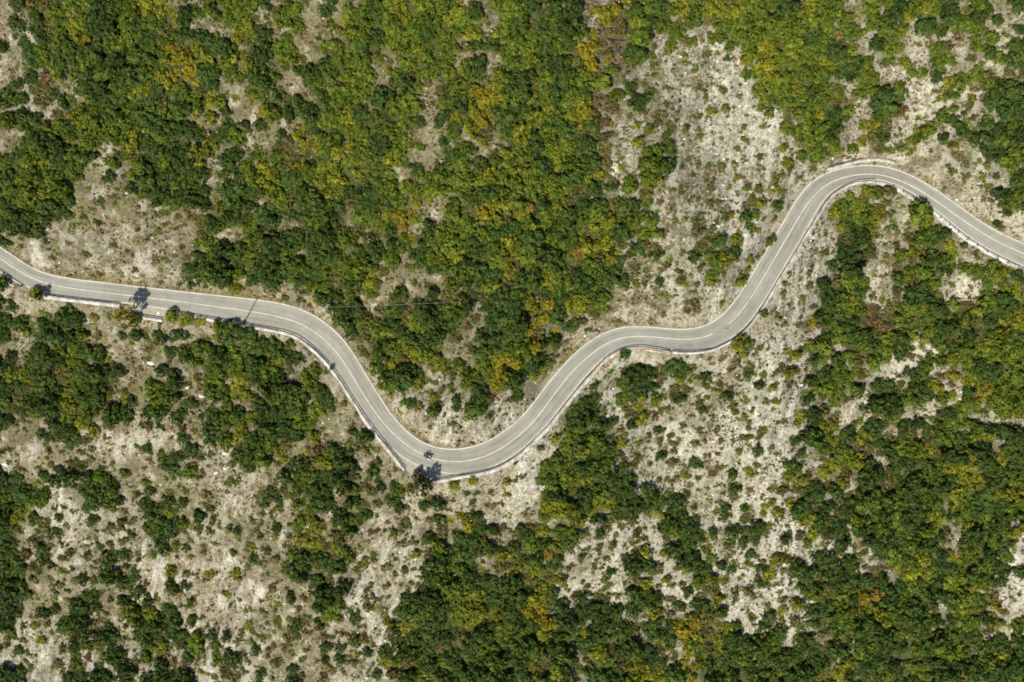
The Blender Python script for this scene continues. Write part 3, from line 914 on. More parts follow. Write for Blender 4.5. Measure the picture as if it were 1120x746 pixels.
# ------------------------------------------------------------------ vegetation shapes
def leaf_quads(P, NRM, size, rng, cup=.5):
    """one quad (n,4,3) for each position and normal"""
    n = len(P)
    up = rng.normal(size=(n, 3)); a = np.cross(NRM, up); a /= np.linalg.norm(a, axis=1)[:, None] + 1e-9
    b = np.cross(NRM, a)
    s = size[:, None] * .5; asp = rng.uniform(.75, 1.3, (n, 1))
    a = a * s * asp; b = b * s / asp
    j = lambda: rng.uniform(.7, 1.15, (n, 1))
    return np.stack([P - a * j() - b * j(), P + a * j() - b * j(), P + a * j() + b * j(), P - a * j() + b * j()], 1)

def crown_shape(seed, lumps, leaves, size, tall=.85, spread=.56, lump_r=(.34, .52)):
    """a crown of unit radius built of leaf clumps: uneven outline, lit tops, deep gaps. returns quads (n,4,3)"""
    rng = np.random.default_rng(seed)
    C = []; R = []
    for k in range(lumps):
        a = 2 * math.pi * (k * .618 + rng.uniform(-.12, .12)); q = math.sqrt((k + .4) / lumps) * spread * rng.uniform(.8, 1.2)
        C.append((q * math.cos(a), q * math.sin(a), tall * (.62 - .55 * q * q) + rng.uniform(-.14, .14))); R.append(rng.uniform(*lump_r))
    C = np.array(C); R = np.array(R)
    P = []; NR = []; K = []; tries = 0
    per = leaves; tone = rng.random(lumps)
    while len(P) < per and tries < 40:
        tries += 1
        k = rng.choice(lumps, 200, p=R ** 2 / (R ** 2).sum())
        v = rng.normal(size=(200, 3)); v /= np.linalg.norm(v, axis=1)[:, None]
        keep = v[:, 2] > -.45
        k, v = k[keep], v[keep]
        rr = R[k] * rng.uniform(.72, 1.06, len(k))
        p = C[k] + v * rr[:, None] * np.array((1, 1, .82))
        dist = np.linalg.norm((p[:, None] - C[None]) / R[None, :, None], axis=2)
        dist[np.arange(len(k)), k] = 9
        ok = dist.min(1) > .62
        nr = v * .8 + rng.normal(size=v.shape) * .42 + np.array((0, 0, .25))
        nr /= np.linalg.norm(nr, axis=1)[:, None]
        P.extend(p[ok]); NR.extend(nr[ok]); K.extend(tone[k[ok]])
    P = np.array(P[:per]); NR = np.array(NR[:per])
    P[:, 2] = np.maximum(P[:, 2], .06)
    return leaf_quads(P, NR, rng.uniform(.6, 1.45, len(P)) * size, rng), np.array(K[:per])

def quads_mesh(name, shape, mat):
    Q, K = shape
    V = Q.reshape(-1, 3); F = np.arange(len(V)).reshape(-1, 4)
    me = mesh_np(name, V, F, mat)
    a = me.attributes.new('clump', 'FLOAT', 'POINT'); a.data.foreach_set('value', np.repeat(K, 4).astype(np.float32))
    return me

CROWNS = [crown_shape(100 + k, 18 + k % 6, 480, .175, .50 + .08 * (k % 3), .78 + .05 * (k % 3), (.16, .38)) for k in range(14)]
AIRY = [crown_shape(150 + k, 9 + k, 115, .20, 1.0, .72, (.22, .4)) for k in range(3)]
BUSHES = [crown_shape(200 + k, 12 + k % 4, 300, .195, .5, .78, (.16, .38)) for k in range(10)]
SHRUBS = [crown_shape(300 + k, 7 + k % 3, 120, .25, .5, .7, (.18, .44)) for k in range(8)]
AIRY_ME = [quads_mesh('crown', q, M_LEAF) for q in AIRY]
CROWN_ME = [quads_mesh('crown', q, M_LEAF) for q in CROWNS]
BUSH_ME = [quads_mesh('bush', q, M_LEAF) for q in BUSHES]
SHRUB_ME = [quads_mesh('shrub', q, M_LEAF) for q in SHRUBS]

def trunk_mesh(seed):
    rng = random.Random(seed); bm = bmesh.new()
    lean = (rng.uniform(-.1, .1), rng.uniform(-.1, .1))
    tube(bm, [(0, 0, -.35), (lean[0] * .4, lean[1] * .4, .2), (lean[0], lean[1], .55)], [.075, .058, .04], 7)
    for k in range(5):
        a = 2 * math.pi * k / 5 + rng.uniform(-.3, .3); r = rng.uniform(.35, .5)
        b0 = Vector((lean[0] * .7, lean[1] * .7, rng.uniform(.2, .4)))
        tube(bm, [b0, b0 + Vector((r * .5 * math.cos(a), r * .5 * math.sin(a), .18)), b0 + Vector((r * math.cos(a), r * math.sin(a), .28))], [.032, .022, .01], 5)
    me = bpy.data.meshes.new('trunk'); bm.to_mesh(me); bm.free(); me.materials.append(M_BARK); return me
TRUNK_ME = [trunk_mesh(k) for k in range(5)]

TINT = {'D': ((.033, .056, .010), (.046, .072, .011)), 'G': ((.068, .097, .010), (.088, .112, .011)), 'L': ((.120, .132, .011), (.142, .141, .011)),
        'Y': ((.146, .140, .010), (.184, .148, .010)), 'B': ((.082, .078, .019), (.098, .083, .023))}
def tint(ch, rng):
    a, b = TINT[ch.upper()]; t = rng.random(); v = rng.uniform(.82, 1.2)
    c = [(p * (1 - t) + q * t) * v for p, q in zip(a, b)]
    if ch == 'Y' and rng.random() < .05: c = [.185 * v, .116 * v, .018 * v]
    if ch in 'dgl': c = [c[0] * .75 + .030, c[1] * .75 + .030, c[2] * .8 + .010]
    if ch == 'B' and rng.random() < .12: c = [.110 * v, .078 * v, .034 * v]
    return c

# ------------------------------------------------------------------ planting plan
rng = np.random.default_rng(77)
plants = []      # dict: px, py, r (photo px), ch, fixed
FIXED = [(142,342,11,'Y',2.2),(146,350,8,'G',1.2),(37,320.5,7.5,'L',1.0),(44,324.5,5,'D',2.6),(2,310,8,'D',1.0),(76,345,16,'D',.7),(187,345.5,8,'G',.9),(200,349,8,'L',.5),(207,350,6,'G',.6),(217,351,7,'L',.45),
         (252,365,16,'D',.75),(238,359,8,'G',.9),(262,358,4,'D',2.0),(272,368,12,'D',.7),(456,523,9,'B',1.7),(463,534,11,'D',1.5),(468,528,8,'D',2.3),(451,533,8,'B',1.1),(497,531,6.5,'L',.8),(517,526,6,'L',.5),
         (570,520,6,'B',.8),(554,527,5.5,'L',.8),(684,387.5,6.5,'D',.6),(361.5,403.5,3,'D',1.8),(738,402,12,'D',.9),(752,404,7,'D',.9),(809,379,12,'L',.9),(822,376,6,'G',.9),(836,343,5,'G',.9),
         (761,333,8,'B',.9),(791,331,4,'G',.9),(1008,233,14,'G',1.0),(1014,240,9,'Y',.9),(1037,254,7,'D',1.0),(851,225,7,'D',1.2),(810,307,8,'G',1.0),(845,263,6,'G',1.0),(948,208,6,'L',.9),
         (399,478,10,'D',1.1),(408,517,9,'D',1.1),(382,495,5,'D',.9),(386,472,7,'D',.9),(520,446,13,'D',.8),(495,466,4,'L',.6),(862,177,6,'L',.8),(958,210,9,'G',.9),(975,207,8,'B',.9),(1105,231,6,'D',1.0),(1094,244,5,'D',.9)]
for (a, b, r, ch, hh) in FIXED: plants.append(dict(px=a, py=b, r=r, ch=ch, hh=hh, fixed=True))
def close_fixed(a, b, k=.85):
    return any((a - f[0]) ** 2 + (b - f[1]) ** 2 < (k * f[2] + 3) ** 2 for f in FIXED)
RAD = {'D': (7.8, 12.5), 'G': (7.4, 11.5), 'L': (6.6, 10), 'Y': (5.4, 8.4), 'B': (5.8, 9.0)}
for j in range(-2, NCY + 2):
    for i in range(-2, NCX + 2):
        ch = GRID[min(max(j, 0), NCY - 1)][min(max(i, 0), NCX - 1)]
        outside = not (0 <= j < NCY and 0 <= i < NCX)
        a = (i + .5) * CELL_W + rng.uniform(-5.5, 5.5); b = (j + .5) * CELL_H + rng.uniform(-5.5, 5.5)
        r0 = rng.random()
        if ch in TREE_CH:
            lo, hi = RAD[ch]
            if close_fixed(a, b): continue
            plants.append(dict(px=a, py=b, r=lo + (hi - lo) * r0 ** 1.3, ch=ch, hh=rng.uniform(.65, 1.15), fixed=False, out=outside, cell=(i, j)))
        elif ch in SHRUB_CH:
            if close_fixed(a, b): continue
            plants.append(dict(px=a, py=b, r=rng.uniform(3.6, 7.0), ch=ch, hh=rng.uniform(.7, 1.1), fixed=False, out=outside, cell=(i, j)))
P = plants
px = np.array([p['px'] for p in P]); py = np.array([p['py'] for p in P]); rp = np.array([p['r'] for p in P])
X, Y, Z, D, IDX = on_ground(px, py, above=1.6)
k = (CAM_H - Z - 1.6) / FPX; RM = rp * k
keep = []
for n, p in enumerate(P):
    lim = (OFF_N[IDX[n]] + .5) if D[n] > 0 else (OFF_S[IDX[n]] + 1.5)
    p.update(x=X[n], y=Y[n], z=Z[n], rm=RM[n], d=D[n], idx=int(IDX[n]))
    gap = abs(D[n]) - lim
    if not p['fixed']:
        if gap < .35 * RM[n] + .2: continue
        if gap < RM[n] * .9: p['r'] *= gap / RM[n] * 1.05; p['rm'] = gap * 1.05
        if p['rm'] < .5: continue
    keep.append(p)
P = keep

def open_around(p):
    if p.get('cell') is None: return 4
    i, j = p['cell']; n = 0
    for dj in (-1, 0, 1):
        for di in (-1, 0, 1):
            a, b = i + di, j + dj
            if 0 <= a < NCX and 0 <= b < NCY and GRID[b][a] not in TREE_CH: n += 1
    return n

solo = {'tree': [], 'autumn': [], 'bush': [], 'shrub': []}; mass = []
for p in P:
    c = p['ch']
    if p.get('out'): mass.append(p); continue
    inside = 6 < p['px'] < 1114 and 6 < p['py'] < 740
    key = 'tree' if c in 'DGL' else 'autumn' if c == 'Y' else 'bush' if c == 'B' else 'shrub'
    p['key'] = key; p['open'] = open_around(p)
    if not p['fixed'] and key != 'shrub': f = (1.12, 1.06, 1.0, .90, .80, .73, .68, .66, .65, .65)[p['open']]; p['r'] *= f; p['rm'] *= f
    if key == 'tree' and not p['fixed']: p['score'] = p['r'] * (1 + .07 * min(p['open'], 4))
    else: p['score'] = p['r'] + (100 if p['fixed'] else 0)
    if not inside and not p['fixed']: p['score'] *= .3
    solo[key].append(p)
for key, most in (('tree', 296), ('autumn', 200), ('bush', 296), ('shrub', 296)):
    v = sorted(solo[key], key=lambda p: -p['score'])
    solo[key] = v[:most]; mass += v[most:]
# the ones built one by one are the larger ones
for p in solo['tree']:
    if not p['fixed']: p['r'] *= 1.06; p['rm'] *= 1.06

# ------------------------------------------------------------------ naming places for the labels
STRETCH = [((0,283),'the rusty barrier'),((100,318),'the tan rock face'),((200,331),'the lay-by straight'),((290,343),'the western utility pole'),((357,373),'the first sharp curve'),
           ((400,436),'the steep western straight'),((465,500),'the motorcycle bend'),((545,493),'the climb past the motorcycle'),((610,426),'the autumn tree straight'),((690,367),'the orange pipe bend'),
           ((770,370),'the tar patch bend'),((830,312),'the scree straight'),((880,228),'the hairpin approach'),((950,190),'the parapet hairpin'),((1030,225),'the dark kerb posts'),((1105,271),'the eastern road end')]
ST_XY = [np.array(on_road(*q)[:2]) for q, _ in STRETCH]
WORDS_D = [(12, 'right beside the road'), (32, 'close'), (58, 'mid-slope'), (999, 'far')]
ORD = ['', 'second', 'third', 'fourth', 'fifth', 'sixth', 'seventh', 'eighth', 'ninth', 'tenth', 'eleventh', 'twelfth', 'thirteenth', 'fourteenth', 'fifteenth', 'sixteenth', 'seventeenth', 'eighteenth', 'nineteenth', 'twentieth']
COLOUR = {'D': 'dark green', 'G': 'mid green', 'L': 'yellow-green', 'Y': 'golden', 'B': 'olive brown'}
LOOK = {'tree': 'broadleaf tree', 'autumn': 'autumn tree', 'bush': 'bush', 'shrub': 'shrub'}
CATG = {'tree': 'tree', 'autumn': 'tree', 'bush': 'bush', 'shrub': 'shrub'}
GROUPS = {'tree': 'broadleaf trees on the slope', 'autumn': 'autumn coloured trees on the slope', 'bush': 'olive brown bushes on the slope', 'shrub': 'small shrubs on bare ground'}
def place_of(p):
    q = np.array((p['x'], p['y'])); s = int(np.argmin([np.linalg.norm(q - c) for c in ST_XY]))
    up = p['d'] > 0
    dist = abs(p['d'])
    band = 0 if dist < 11 else 1 if dist < 27 else 2 if dist < 50 else 3
    return s, up, band
def label_all():
    from collections import defaultdict
    z = defaultdict(list)
    for key, v in solo.items():
        for p in v:
            p['col'] = COLOUR[p['ch'].upper()]
            if key == 'autumn' and p['tint'][0] > 1.6 * p['tint'][1]: p['col'] = 'orange'
            if key == 'bush' and p['tint'][0] > 1.3 * p['tint'][1]: p['col'] = 'reddish brown'
            z[(key, p['col'], place_of(p))].append(p)
    for (key, colr, (s, up, band)), v in z.items():
        v.sort(key=lambda p: p['px'])
        where = ['beside', 'just above' if up else 'just below', 'well above' if up else 'well below', 'far above' if up else 'far below'][band]
        if band == 0: where = 'uphill beside' if up else 'downhill beside'
        base = f"{colr} {LOOK[key]} {where} {STRETCH[s][1]}"
        n = len(v)
        for k, p in enumerate(v):
            if n == 1: lab = base
            elif n == 2: lab = base + (', the left of two' if k == 0 else ', the right of two')
            elif n == 3: lab = base + (', leftmost', ', middle one', ', rightmost')[k]
            elif k == 0: lab = base + ', leftmost'
            elif k == n - 1: lab = base + ', rightmost'
            elif k < n / 2: lab = base + f", {ORD[k]} from left"
            else: lab = base + f", {ORD[n - 1 - k]} from right"
            p['label'] = lab
trng = np.random.default_rng(5)
for p in P: p['tint'] = tint(p['ch'], trng)
label_all()

# ------------------------------------------------------------------ plant the single trees, bushes and shrubs
vr = random.Random(3)
def ground_z(p):
    return float(height(np.array([p['x']]), np.array([p['y']]))[0][0])
_all = [p for v in solo.values() for p in v] + mass
_z = height(np.array([p['x'] for p in _all]), np.array([p['y'] for p in _all]))[0]
for p, zz in zip(_all, _z): p['gz'] = float(zz)

def plant_tree(p, name, key):
    r = p['rm']; h = r * p['hh']
    root = bpy.data.objects.new(name, None); COL.objects.link(root)
    root.location = (p['x'], p['y'], p['gz']); root.rotation_euler = (0, 0, vr.uniform(0, 6.28))
    q = vr.uniform(.82, 1.2); root.scale = (r * q, r / q, h * 1.15)
    tag(root, p['label'], CATG[key], GROUPS[key])
    c = bpy.data.objects.new('crown', vr.choice(AIRY_ME if p['fixed'] and p['hh'] > 1.35 else CROWN_ME)); COL.objects.link(c); c.parent = root
    c.location = (0, 0, .22); c.color = (*p['tint'], 1)
    t = bpy.data.objects.new('trunk', vr.choice(TRUNK_ME)); COL.objects.link(t); t.parent = root
for p in solo['tree']: plant_tree(p, 'broadleaf_tree', 'tree')
for p in solo['autumn']: plant_tree(p, 'autumn_tree', 'autumn')
for key, meshes in (('bush', BUSH_ME), ('shrub', SHRUB_ME)):
    for p in solo[key]:
        o = bpy.data.objects.new(key, vr.choice(meshes)); COL.objects.link(o)
        o.location = (p['x'], p['y'], p['gz'] - .1); o.rotation_euler = (0, 0, vr.uniform(0, 6.28))
        s = p['rm']; q = vr.uniform(.85, 1.15); o.scale = (s * q, s / q, s * p['hh'])
        o.color = (*p['tint'], 1)
        tag(o, p['label'], CATG[key], GROUPS[key])

# ------------------------------------------------------------------ the closed forest (everything beyond the largest few hundred)
def scatter_mesh(name, items, shapes, mat, seed):
    """items: (x,y,z,sx,sy,sz,tint); one mesh of all of them"""
    rg = np.random.default_rng(seed); Vs = []; Cs = []; Ks = []
    for (x, y, z, sx, sy, sz, tn) in items:
        q = shapes[rg.integers(len(shapes))]; a = rg.uniform(0, 6.283); c, s = math.cos(a), math.sin(a)
        q, kk = q
        v = q.reshape(-1, 3) * np.array((sx, sy, sz)); Ks.append(np.repeat(kk, 4).astype(np.float32))
        v = np.stack([v[:, 0] * c - v[:, 1] * s + x, v[:, 0] * s + v[:, 1] * c + y, v[:, 2] + z], 1)
        Vs.append(v.astype(np.float32)); Cs.append(np.tile(np.array((*tn, 1), np.float32), (len(v), 1)))
    V = np.concatenate(Vs); C = np.concatenate(Cs)
    me = mesh_np(name, V, np.arange(len(V)).reshape(-1, 4), mat)
    at = me.attributes.new('tint', 'FLOAT_COLOR', 'POINT'); at.data.foreach_set('color', C.ravel())
    at = me.attributes.new('clump', 'FLOAT', 'POINT'); at.data.foreach_set('value', np.concatenate(Ks))
    return link(name, me)

forest = []; thicket = []; lowshrub = []
for p in mass:
    s = p['rm']; q = rng.uniform(.8, 1.22); it = (p['x'], p['y'], p['gz'], s * q, s / q, s * p['hh'] * 1.1, p['tint'])
    if p['ch'] in 'DGLY': forest.append((it[0], it[1], it[2] + .2 * s, *it[3:]))
    elif p['ch'] == 'B': thicket.append(it)
    else: lowshrub.append(it)
# undergrowth that fills the corners between crowns
und = []
for j in range(NCY - 1):
    for i in range(NCX - 1):
        chs = [GRID[j][i], GRID[j][i + 1], GRID[j + 1][i], GRID[j + 1][i + 1]]
        n = sum(c in TREE_CH for c in chs)
        for rep_ in range(2):
            c = chs[rng.integers(4)]
            if n >= 3 and rng.random() < (.95 if n == 4 else .5):
                und.append(((i + 1) * CELL_W + rng.uniform(-7.5, 7.5), (j + 1) * CELL_H + rng.uniform(-7.5, 7.5), rng.uniform(4.0, 8.0), c if c in TREE_CH else 'B'))
            elif 1 <= n < 3 and rng.random() < .9:
                und.append(((i + 1) * CELL_W + rng.uniform(-7, 7), (j + 1) * CELL_H + rng.uniform(-7, 7), 1.6 + 4.2 * rng.random() ** 1.5, 'GBLDG'[rng.integers(5)]))
            elif n == 0 and 'x' not in chs and rng.random() < (.95 if j > 38 and 37 < i < 64 else .65):
                und.append(((i + 1) * CELL_W + rng.uniform(-7, 7), (j + 1) * CELL_H + rng.uniform(-7, 7), 1.2 + (4.4 if j > 38 and 37 < i < 64 else 3.2) * rng.random() ** 2, 'bglb'[rng.integers(4)]))
ux, uy, uz, ud, ui = on_ground([u[0] for u in und], [u[1] for u in und], .8)
for n, u in enumerate(und):
    if 430 < u[0] < 572 and 436 < u[1] < 492 and u[2] < 5 and n % 5: continue
    rm = u[2] * (CAM_H - uz[n]) / FPX
    lim = (OFF_N[ui[n]] + .8) if ud[n] > 0 else (OFF_S[ui[n]] + 2.0)
    if abs(ud[n]) - lim < rm: continue
    thicket.append((ux[n], uy[n], uz[n] - .1, rm, rm, rm * rng.uniform(.5, .95), tint(u[3], rng)))
o = scatter_mesh('forest', forest, [(q[:380], k[:380]) for q, k in CROWNS], M_LEAF_MASS, 1); structure(o, 'stuff')
tag(o, 'closed mixed green forest covering most of the mountainside', 'forest')
o = scatter_mesh('undergrowth', thicket, [(q[:170], k[:170]) for q, k in BUSHES], M_LEAF_MASS, 2); structure(o, 'stuff')
tag(o, 'low green and brown undergrowth between the trees', 'undergrowth')
if lowshrub:
    o = scatter_mesh('low_scrub', lowshrub, SHRUBS, M_LEAF_MASS, 3); structure(o, 'stuff')
    tag(o, 'scattered low scrub on the bare slopes', 'scrub')

# ------------------------------------------------------------------ grass tufts and loose stones
NT = 95000
tx = rng.uniform(-4, 1124, NT); ty = rng.uniform(-4, 750, NT)
clump = fbm(tx, ty, 1 / 16., 3, 2)
W = class_weights(tx + rng.normal(0, 4, NT), ty + rng.normal(0, 4, NT))
dens = W @ np.array([{'.': .85, ':': .50, '*': .18, 'r': .45, 'p': .10, '-': .6, 'x': .35, 'f': .30}[c] for c in CLS])
ok = rng.random(NT) < dens * np.clip(1 + 5.0 * clump, .25, 2.2)
tx, ty, W = tx[ok], ty[ok], W[ok]
gx, gy, gz, gd, gi = on_ground(tx, ty, 0.1)
lim = np.where(gd > 0, OFF_N[gi] + .45, OFF_S[gi] + shoulder_width(gx, gy) * .75)
ok = np.abs(gd) > lim
gx, gy, gz, W = gx[ok], gy[ok], gz[ok], W[ok]
def tuft_shape(seed, n=7):
    rg = np.random.default_rng(seed)
    a = rg.uniform(0, 6.283, n); q = np.sqrt(rg.random(n)) * .7
    Pq = np.stack([q * np.cos(a), q * np.sin(a), rg.uniform(.05, .6, n)], 1)
    nr = np.stack([np.cos(a) * .5, np.sin(a) * .5, np.full(n, .7)], 1) + rg.normal(size=(n, 3)) * .35
    nr /= np.linalg.norm(nr, axis=1)[:, None]
    return leaf_quads(Pq, nr, rg.uniform(.55, .95, n), rg), rg.random(n)
TUFTS = [tuft_shape(k) for k in range(10)]
cs = CLS.index(':'); items = []
pal_t = [(.17, .135, .06), (.11, .11, .035), (.075, .085, .03), (.24, .19, .10), (.13, .09, .05)]
for n in range(len(gx)):
    scree = W[n, cs] + W[n, CLS.index('*')]
    s = rng.uniform(.13, .40) * (1 + .9 * (rng.random() < .14))
    pr = (.22, .30, .30, .08, .10) if scree > .4 else (.26, .20, .10, .32, .12)
    c = pal_t[rng.choice(5, p=pr)]; v = rng.uniform(.75, 1.2)
    items.append((gx[n], gy[n], gz[n] - .03, s, s, s * 1.1, [q * v for q in c]))
o = scatter_mesh('dry_grass', items, TUFTS, M_LEAF_MASS, 4); structure(o, 'stuff')
tag(o, 'dry grass tufts and low herbs dotted over the bare slopes', 'grass')

def stone_shape(seed):
    rg = np.random.default_rng(seed); bm = bmesh.new(); bmesh.ops.create_icosphere(bm, subdivisions=1, radius=1)
    tri = np.array([[v.co[:] for v in f.verts] for f in bm.faces]); bm.free()
    key = np.round(tri.reshape(-1, 3), 3)
    u, inv = np.unique(key, axis=0, return_inverse=True)
    u = u * rg.uniform(.65, 1.15, (len(u), 1)) * np.array((1.2, .85, .6))
    return u[inv.ravel()].reshape(-1, 3, 3)
STONES = [stone_shape(k) for k in range(8)]
NS = 16000
sx = rng.uniform(-4, 1124, NS); sy = rng.uniform(-4, 750, NS); W = class_weights(sx, sy)
dens = W @ np.array([{'.': .10, ':': .75, '*': .7, 'r': .8, 'p': .12, '-': .1, 'x': .25, 'f': .03}[c] for c in CLS])
ok = rng.random(NS) < dens; sx, sy = sx[ok], sy[ok]
gx, gy, gz, gd, gi = on_ground(sx, sy, 0.05)
lim = np.where(gd > 0, OFF_N[gi] + 1.2, OFF_S[gi] + shoulder_width(gx, gy) + .3)
ok = np.abs(gd) > lim
Vs = []
for x, y, z in zip(gx[ok], gy[ok], gz[ok]):
    q = STONES[rng.integers(8)]; a = rng.uniform(0, 6.283); s = .12 + .34 * rng.random() ** 3
    c, sn = math.cos(a), math.sin(a); v = q.reshape(-1, 3) * s
    Vs.append(np.stack([v[:, 0] * c - v[:, 1] * sn + x, v[:, 0] * sn + v[:, 1] * c + y, v[:, 2] + z + .02], 1))
V = np.concatenate(Vs)
o = link('loose_stones', mesh_np('loose_stones', V, np.arange(len(V)).reshape(-1, 3), M_STONE)); structure(o, 'stuff')
tag(o, 'loose pale limestone rubble strewn over the scree', 'stones')

# ------------------------------------------------------------------ boulders one can tell apart
BOULD = [(165,397,4,2.2,'pale boulder beside dark bushes south of the first lay-by'),(205,423,2,3,'small upright white boulder on the western dry slope'),(220,433,3,2,'rounded white boulder lower on the western dry slope'),
         (246,495,3,2.6,'white boulder at the foot of the western dry slope'),(246,512,2.2,2.4,'flat white boulder under the western bushes'),(236,517,2.4,1.8,'small white boulder lowest on the western dry slope'),
         (5,508,4,2,'pale boulder at the western picture edge'),(169,314,0,0,'')]
def boulder(px_, py_, rx, ry, label, seed):
    x, y, z, _, _ = on_ground(px_, py_, .3); x, y, z = float(x[0]), float(y[0]), float(z[0])
    bm = bmesh.new(); bmesh.ops.create_icosphere(bm, subdivisions=3, radius=1)
    rg = random.Random(seed); off = Vector((rg.uniform(0, 50), rg.uniform(0, 50), rg.uniform(0, 50)))
    from mathutils import noise as mn
    for v in bm.verts:
        n = mn.noise(v.co * 1.3 + off) * .45 + mn.noise(v.co * 3.1 + off) * .18
        v.co *= 1 + n; v.co.z = max(v.co.z, -.4)
    o = from_bm('boulder', bm, M_STONE); kk = (CAM_H - z) / FPX
    o.location = (x, y, z + .1); o.scale = (rx * kk, ry * kk, min(rx, ry) * kk * .8); o.rotation_euler = (0, 0, rg.uniform(-.4, .4))
    tag(o, label, 'boulder', 'white boulders on the western slope')
for n, b in enumerate(BOULD):
    if b[4]: boulder(*b, n)

# ------------------------------------------------------------------ touring motorcycle and its rider
def motorcycle(loc, heading):
    r = bpy.data.objects.new('motorcycle', None); COL.objects.link(r); r.location = loc; r.rotation_euler = (0, 0, heading); r.scale = (1.15, 1.15, 1.15)
    tag(r, 'dark touring motorcycle with pale panniers leaning into the bend by the centre line', 'motorcycle')
    # local +X is forward
    for cx, nm in ((.74, 'wheel'), (-.72, 'wheel')):
        bm = bmesh.new()
        seg = 28
        tube(bm, [(cx + .255 * math.cos(2 * math.pi * k / seg), 0, .32 + .255 * math.sin(2 * math.pi * k / seg)) for k in range(seg + 1)], .068, 8, False)
        w = from_bm(nm, bm, M_BLACK, r, True)
        bm = bmesh.new(); tube(bm, [(cx, -.06, .32), (cx, .06, .32)], .06, 12)
        for k in range(5):
            a = 2 * math.pi * k / 5; tube(bm, [(cx, 0, .32), (cx + .21 * math.cos(a), 0, .32 + .21 * math.sin(a))], .022, 6)
        from_bm('rim', bm, M_SILVER, w, True)
    bm = bmesh.new()
    tube(bm, [(.5, 0, .82), (.1, 0, .72), (-.35, 0, .62), (-.72, 0, .34)], [.06, .06, .055, .045], 8)
    tube(bm, [(.5, 0, .82), (.3, 0, .35), (-.25, 0, .32), (-.35, 0, .62)], .045, 8); box(bm, (.08, 0, .43), (.5, .36, .34), bevel=.06)
    from_bm('frame', bm, M_DARKPAINT, r, True)
    for s in (-1, 1):
        bm = bmesh.new(); tube(bm, [(.74, s * .1, .32), (.58, s * .1, .72), (.48, s * .1, 1.0)], .03, 8); from_bm('fork', bm, M_SILVER, r, True)
        bm = bmesh.new(); box(bm, (-.58, s * .36, .66), (.42, .18, .34), bevel=.05); from_bm('pannier', bm, M_SILVER, r)
        bm = bmesh.new(); tube(bm, [(.42, s * .2, 1.1), (.44, s * .4, 1.22)], .012, 6); ball(bm, (.44, s * .43, 1.23), (.03, .08, .05)); from_bm('mirror', bm, M_DARKPAINT, r, True)
    bm = bmesh.new(); ball(bm, (.22, 0, .88), (.32, .19, .16)); from_bm('fuel_tank', bm, M_DARKPAINT, r, True)
    bm = bmesh.new(); box(bm, (-.3, 0, .84), (.72, .3, .12), bevel=.05); from_bm('seat', bm, M_BLACK, r)
    bm = bmesh.new(); ball(bm, (.6, 0, .92), (.2, .24, .22)); from_bm('fairing', bm, M_DARKPAINT, r, True)
    bm = bmesh.new(); box(bm, (.6, 0, 1.2), (.02, .36, .36), Matrix.Rotation(-.5, 3, 'Y'), bevel=.008); from_bm('windscreen', bm, M_GLASS, r)
    bm = bmesh.new(); ball(bm, (.77, 0, .93), (.06, .12, .08)); from_bm('headlight', bm, M_LAMP, r, True)
    bm = bmesh.new(); tube(bm, [(.32, -.4, 1.06), (.42, -.22, 1.08), (.46, 0, 1.05), (.42, .22, 1.08), (.32, .4, 1.06)], .017, 8); from_bm('handlebar', bm, M_DARKPAINT, r, True)
    bm = bmesh.new(); tube(bm, [(.2, -.2, .3), (-.3, -.22, .3), (-.85, -.24, .42)], [.04, .05, .065], 10); from_bm('exhaust', bm, M_SILVER, r, True)
    bm = bmesh.new(); box(bm, (-.86, 0, 1.02), (.36, .42, .3), bevel=.06); from_bm('top_case', bm, M_DARKPAINT, r)
    bm = bmesh.new(); tube(bm, [(.74 + .34 * math.cos(a), 0, .32 + .34 * math.sin(a)) for a in (0.3, .9, 1.5, 2.1, 2.7)], .05, 8); from_bm('mudguard', bm, M_DARKPAINT, r, True)
    return r

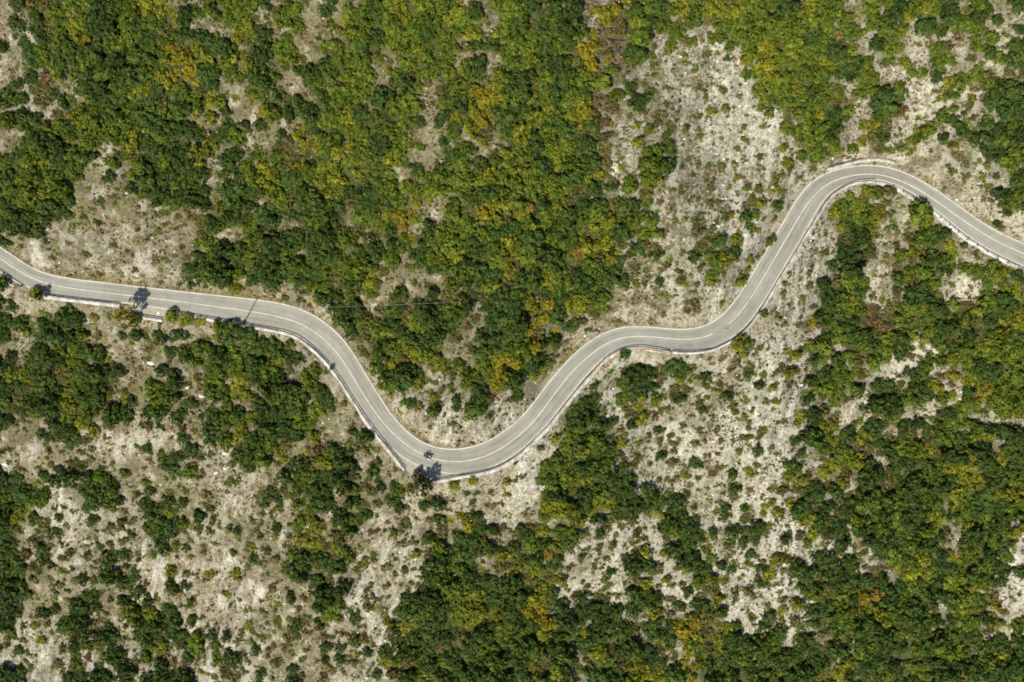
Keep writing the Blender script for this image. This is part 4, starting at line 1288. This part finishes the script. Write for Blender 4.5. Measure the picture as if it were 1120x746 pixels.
def rider(loc, heading):
    bm = bmesh.new(); sk = bm.verts.layers.skin.verify()
    def v(co, rad):
        q = bm.verts.new(co); q[sk].radius = (rad, rad); return q
    def chain(a, pts):
        for co, rad in pts:
            b = v(co, rad); bm.edges.new((a, b)); a = b
        return a
    pel = v((-.22, 0, .98), .15); pel[sk].use_root = True
    chest = chain(pel, [((-.18, 0, 1.16), .14), ((-.08, 0, 1.38), .155)])
    neck = chain(chest, [((-.02, 0, 1.53), .075), ((.04, 0, 1.64), .085)])
    for s in (-1, 1):
        chain(pel, [((-.16, s * .12, .96), .10), ((.18, s * .24, .86), .082), ((.06, s * .25, .46), .058), ((.04, s * .25, .37), .05), ((.2, s * .26, .34), .04)])
        sh = chain(chest, [((-.04, s * .16, 1.44), .075), ((.02, s * .25, 1.36), .066)])
        wr = chain(sh, [((.14, s * .38, 1.18), .05), ((.30, s * .37, 1.10), .034)])
        palm = chain(wr, [((.345, s * .355, 1.095), .032)])
        for f in range(4):
            y = s * (.325 + .022 * f); L = (.062, .072, .068, .055)[f]
            chain(palm, [((.375, y, 1.10), .011), ((.375 + L * .6, y, 1.09), .010), ((.375 + L * .55, y, 1.055), .009)])
        chain(palm, [((.345, s * .31, 1.08), .012), ((.365, s * .295, 1.05), .010)])
    o = from_bm('person', bm, M_JACKET, None, True)
    m = o.modifiers.new('skin', 'SKIN'); m.use_smooth_shade = True
    o.modifiers.new('sub', 'SUBSURF').levels = 1; o.modifiers['sub'].render_levels = 1
    o.location = loc; o.rotation_euler = (0, 0, heading); o.scale = (1.15, 1.15, 1.15)
    tag(o, 'rider in dark suit and helmet seated on the motorcycle holding its handlebar', 'person')
    bm = bmesh.new(); ball(bm, (.06, 0, 1.70), (.155, .125, .145), 20, 14); h = from_bm('helmet', bm, M_HELMET, o, True)
    bm = bmesh.new(); ball(bm, (.13, 0, 1.70), (.095, .108, .06)); from_bm('visor', bm, M_GLASS, h, True)
mi = idx_at(467.5, 498.5)
x, y, z = on_road(467.6, 499.2)
hd = math.atan2(-TAN[mi, 1], -TAN[mi, 0])
motorcycle((x, y, z + .012), hd); rider((x, y, z + .012), hd)

# ------------------------------------------------------------------ light, sky, camera
SUN_EL = math.radians(46); SUN_AZ = (-.48, -.88)
ln = math.hypot(*SUN_AZ)
to_sun = Vector((SUN_AZ[0] / ln * math.cos(SUN_EL), SUN_AZ[1] / ln * math.cos(SUN_EL), math.sin(SUN_EL)))
ld = bpy.data.lights.new('sun', 'SUN'); ld.energy = 5.0; ld.angle = math.radians(.53); ld.color = (1.0, .945, .845)
lo = bpy.data.objects.new('sun', ld); COL.objects.link(lo); lo.rotation_euler = to_sun.to_track_quat('Z', 'Y').to_euler(); lo.location = (0, 0, 300)
wd = bpy.data.worlds.new('World'); scene.world = wd; wd.use_nodes = True
wn = wd.node_tree; bg = wn.nodes['Background']
sky = wn.nodes.new('ShaderNodeTexSky'); sky.sky_type = 'NISHITA'; sky.sun_disc = False
sky.sun_elevation = SUN_EL; sky.sun_rotation = math.atan2(SUN_AZ[0], SUN_AZ[1]) % (2 * math.pi)
sky.altitude = 600; sky.air_density = 1.0; sky.dust_density = 1.0
wn.links.new(sky.outputs[0], bg.inputs[0]); bg.inputs[1].default_value = 0.10

cd = bpy.data.cameras.new('camera'); cam = bpy.data.objects.new('camera', cd); COL.objects.link(cam)
cam.location = (0, 0, CAM_H); cam.rotation_euler = (0, 0, 0)
cd.sensor_width = 36.0; cd.lens = 36.0 * FPX / 1120.0; cd.clip_end = 3000; cd.clip_start = 1
scene.camera = cam
vs = scene.view_settings; vs.view_transform = 'Standard'; vs.look = 'None'; vs.gamma = 1.0; vs.use_curve_mapping = False; vs.exposure = 0.75
scene.render.engine = 'CYCLES'
scene.cycles.filter_width = 1.9; scene.cycles.max_bounces = 6; scene.cycles.diffuse_bounces = 3; scene.cycles.transmission_bounces = 3; scene.cycles.use_denoising = False
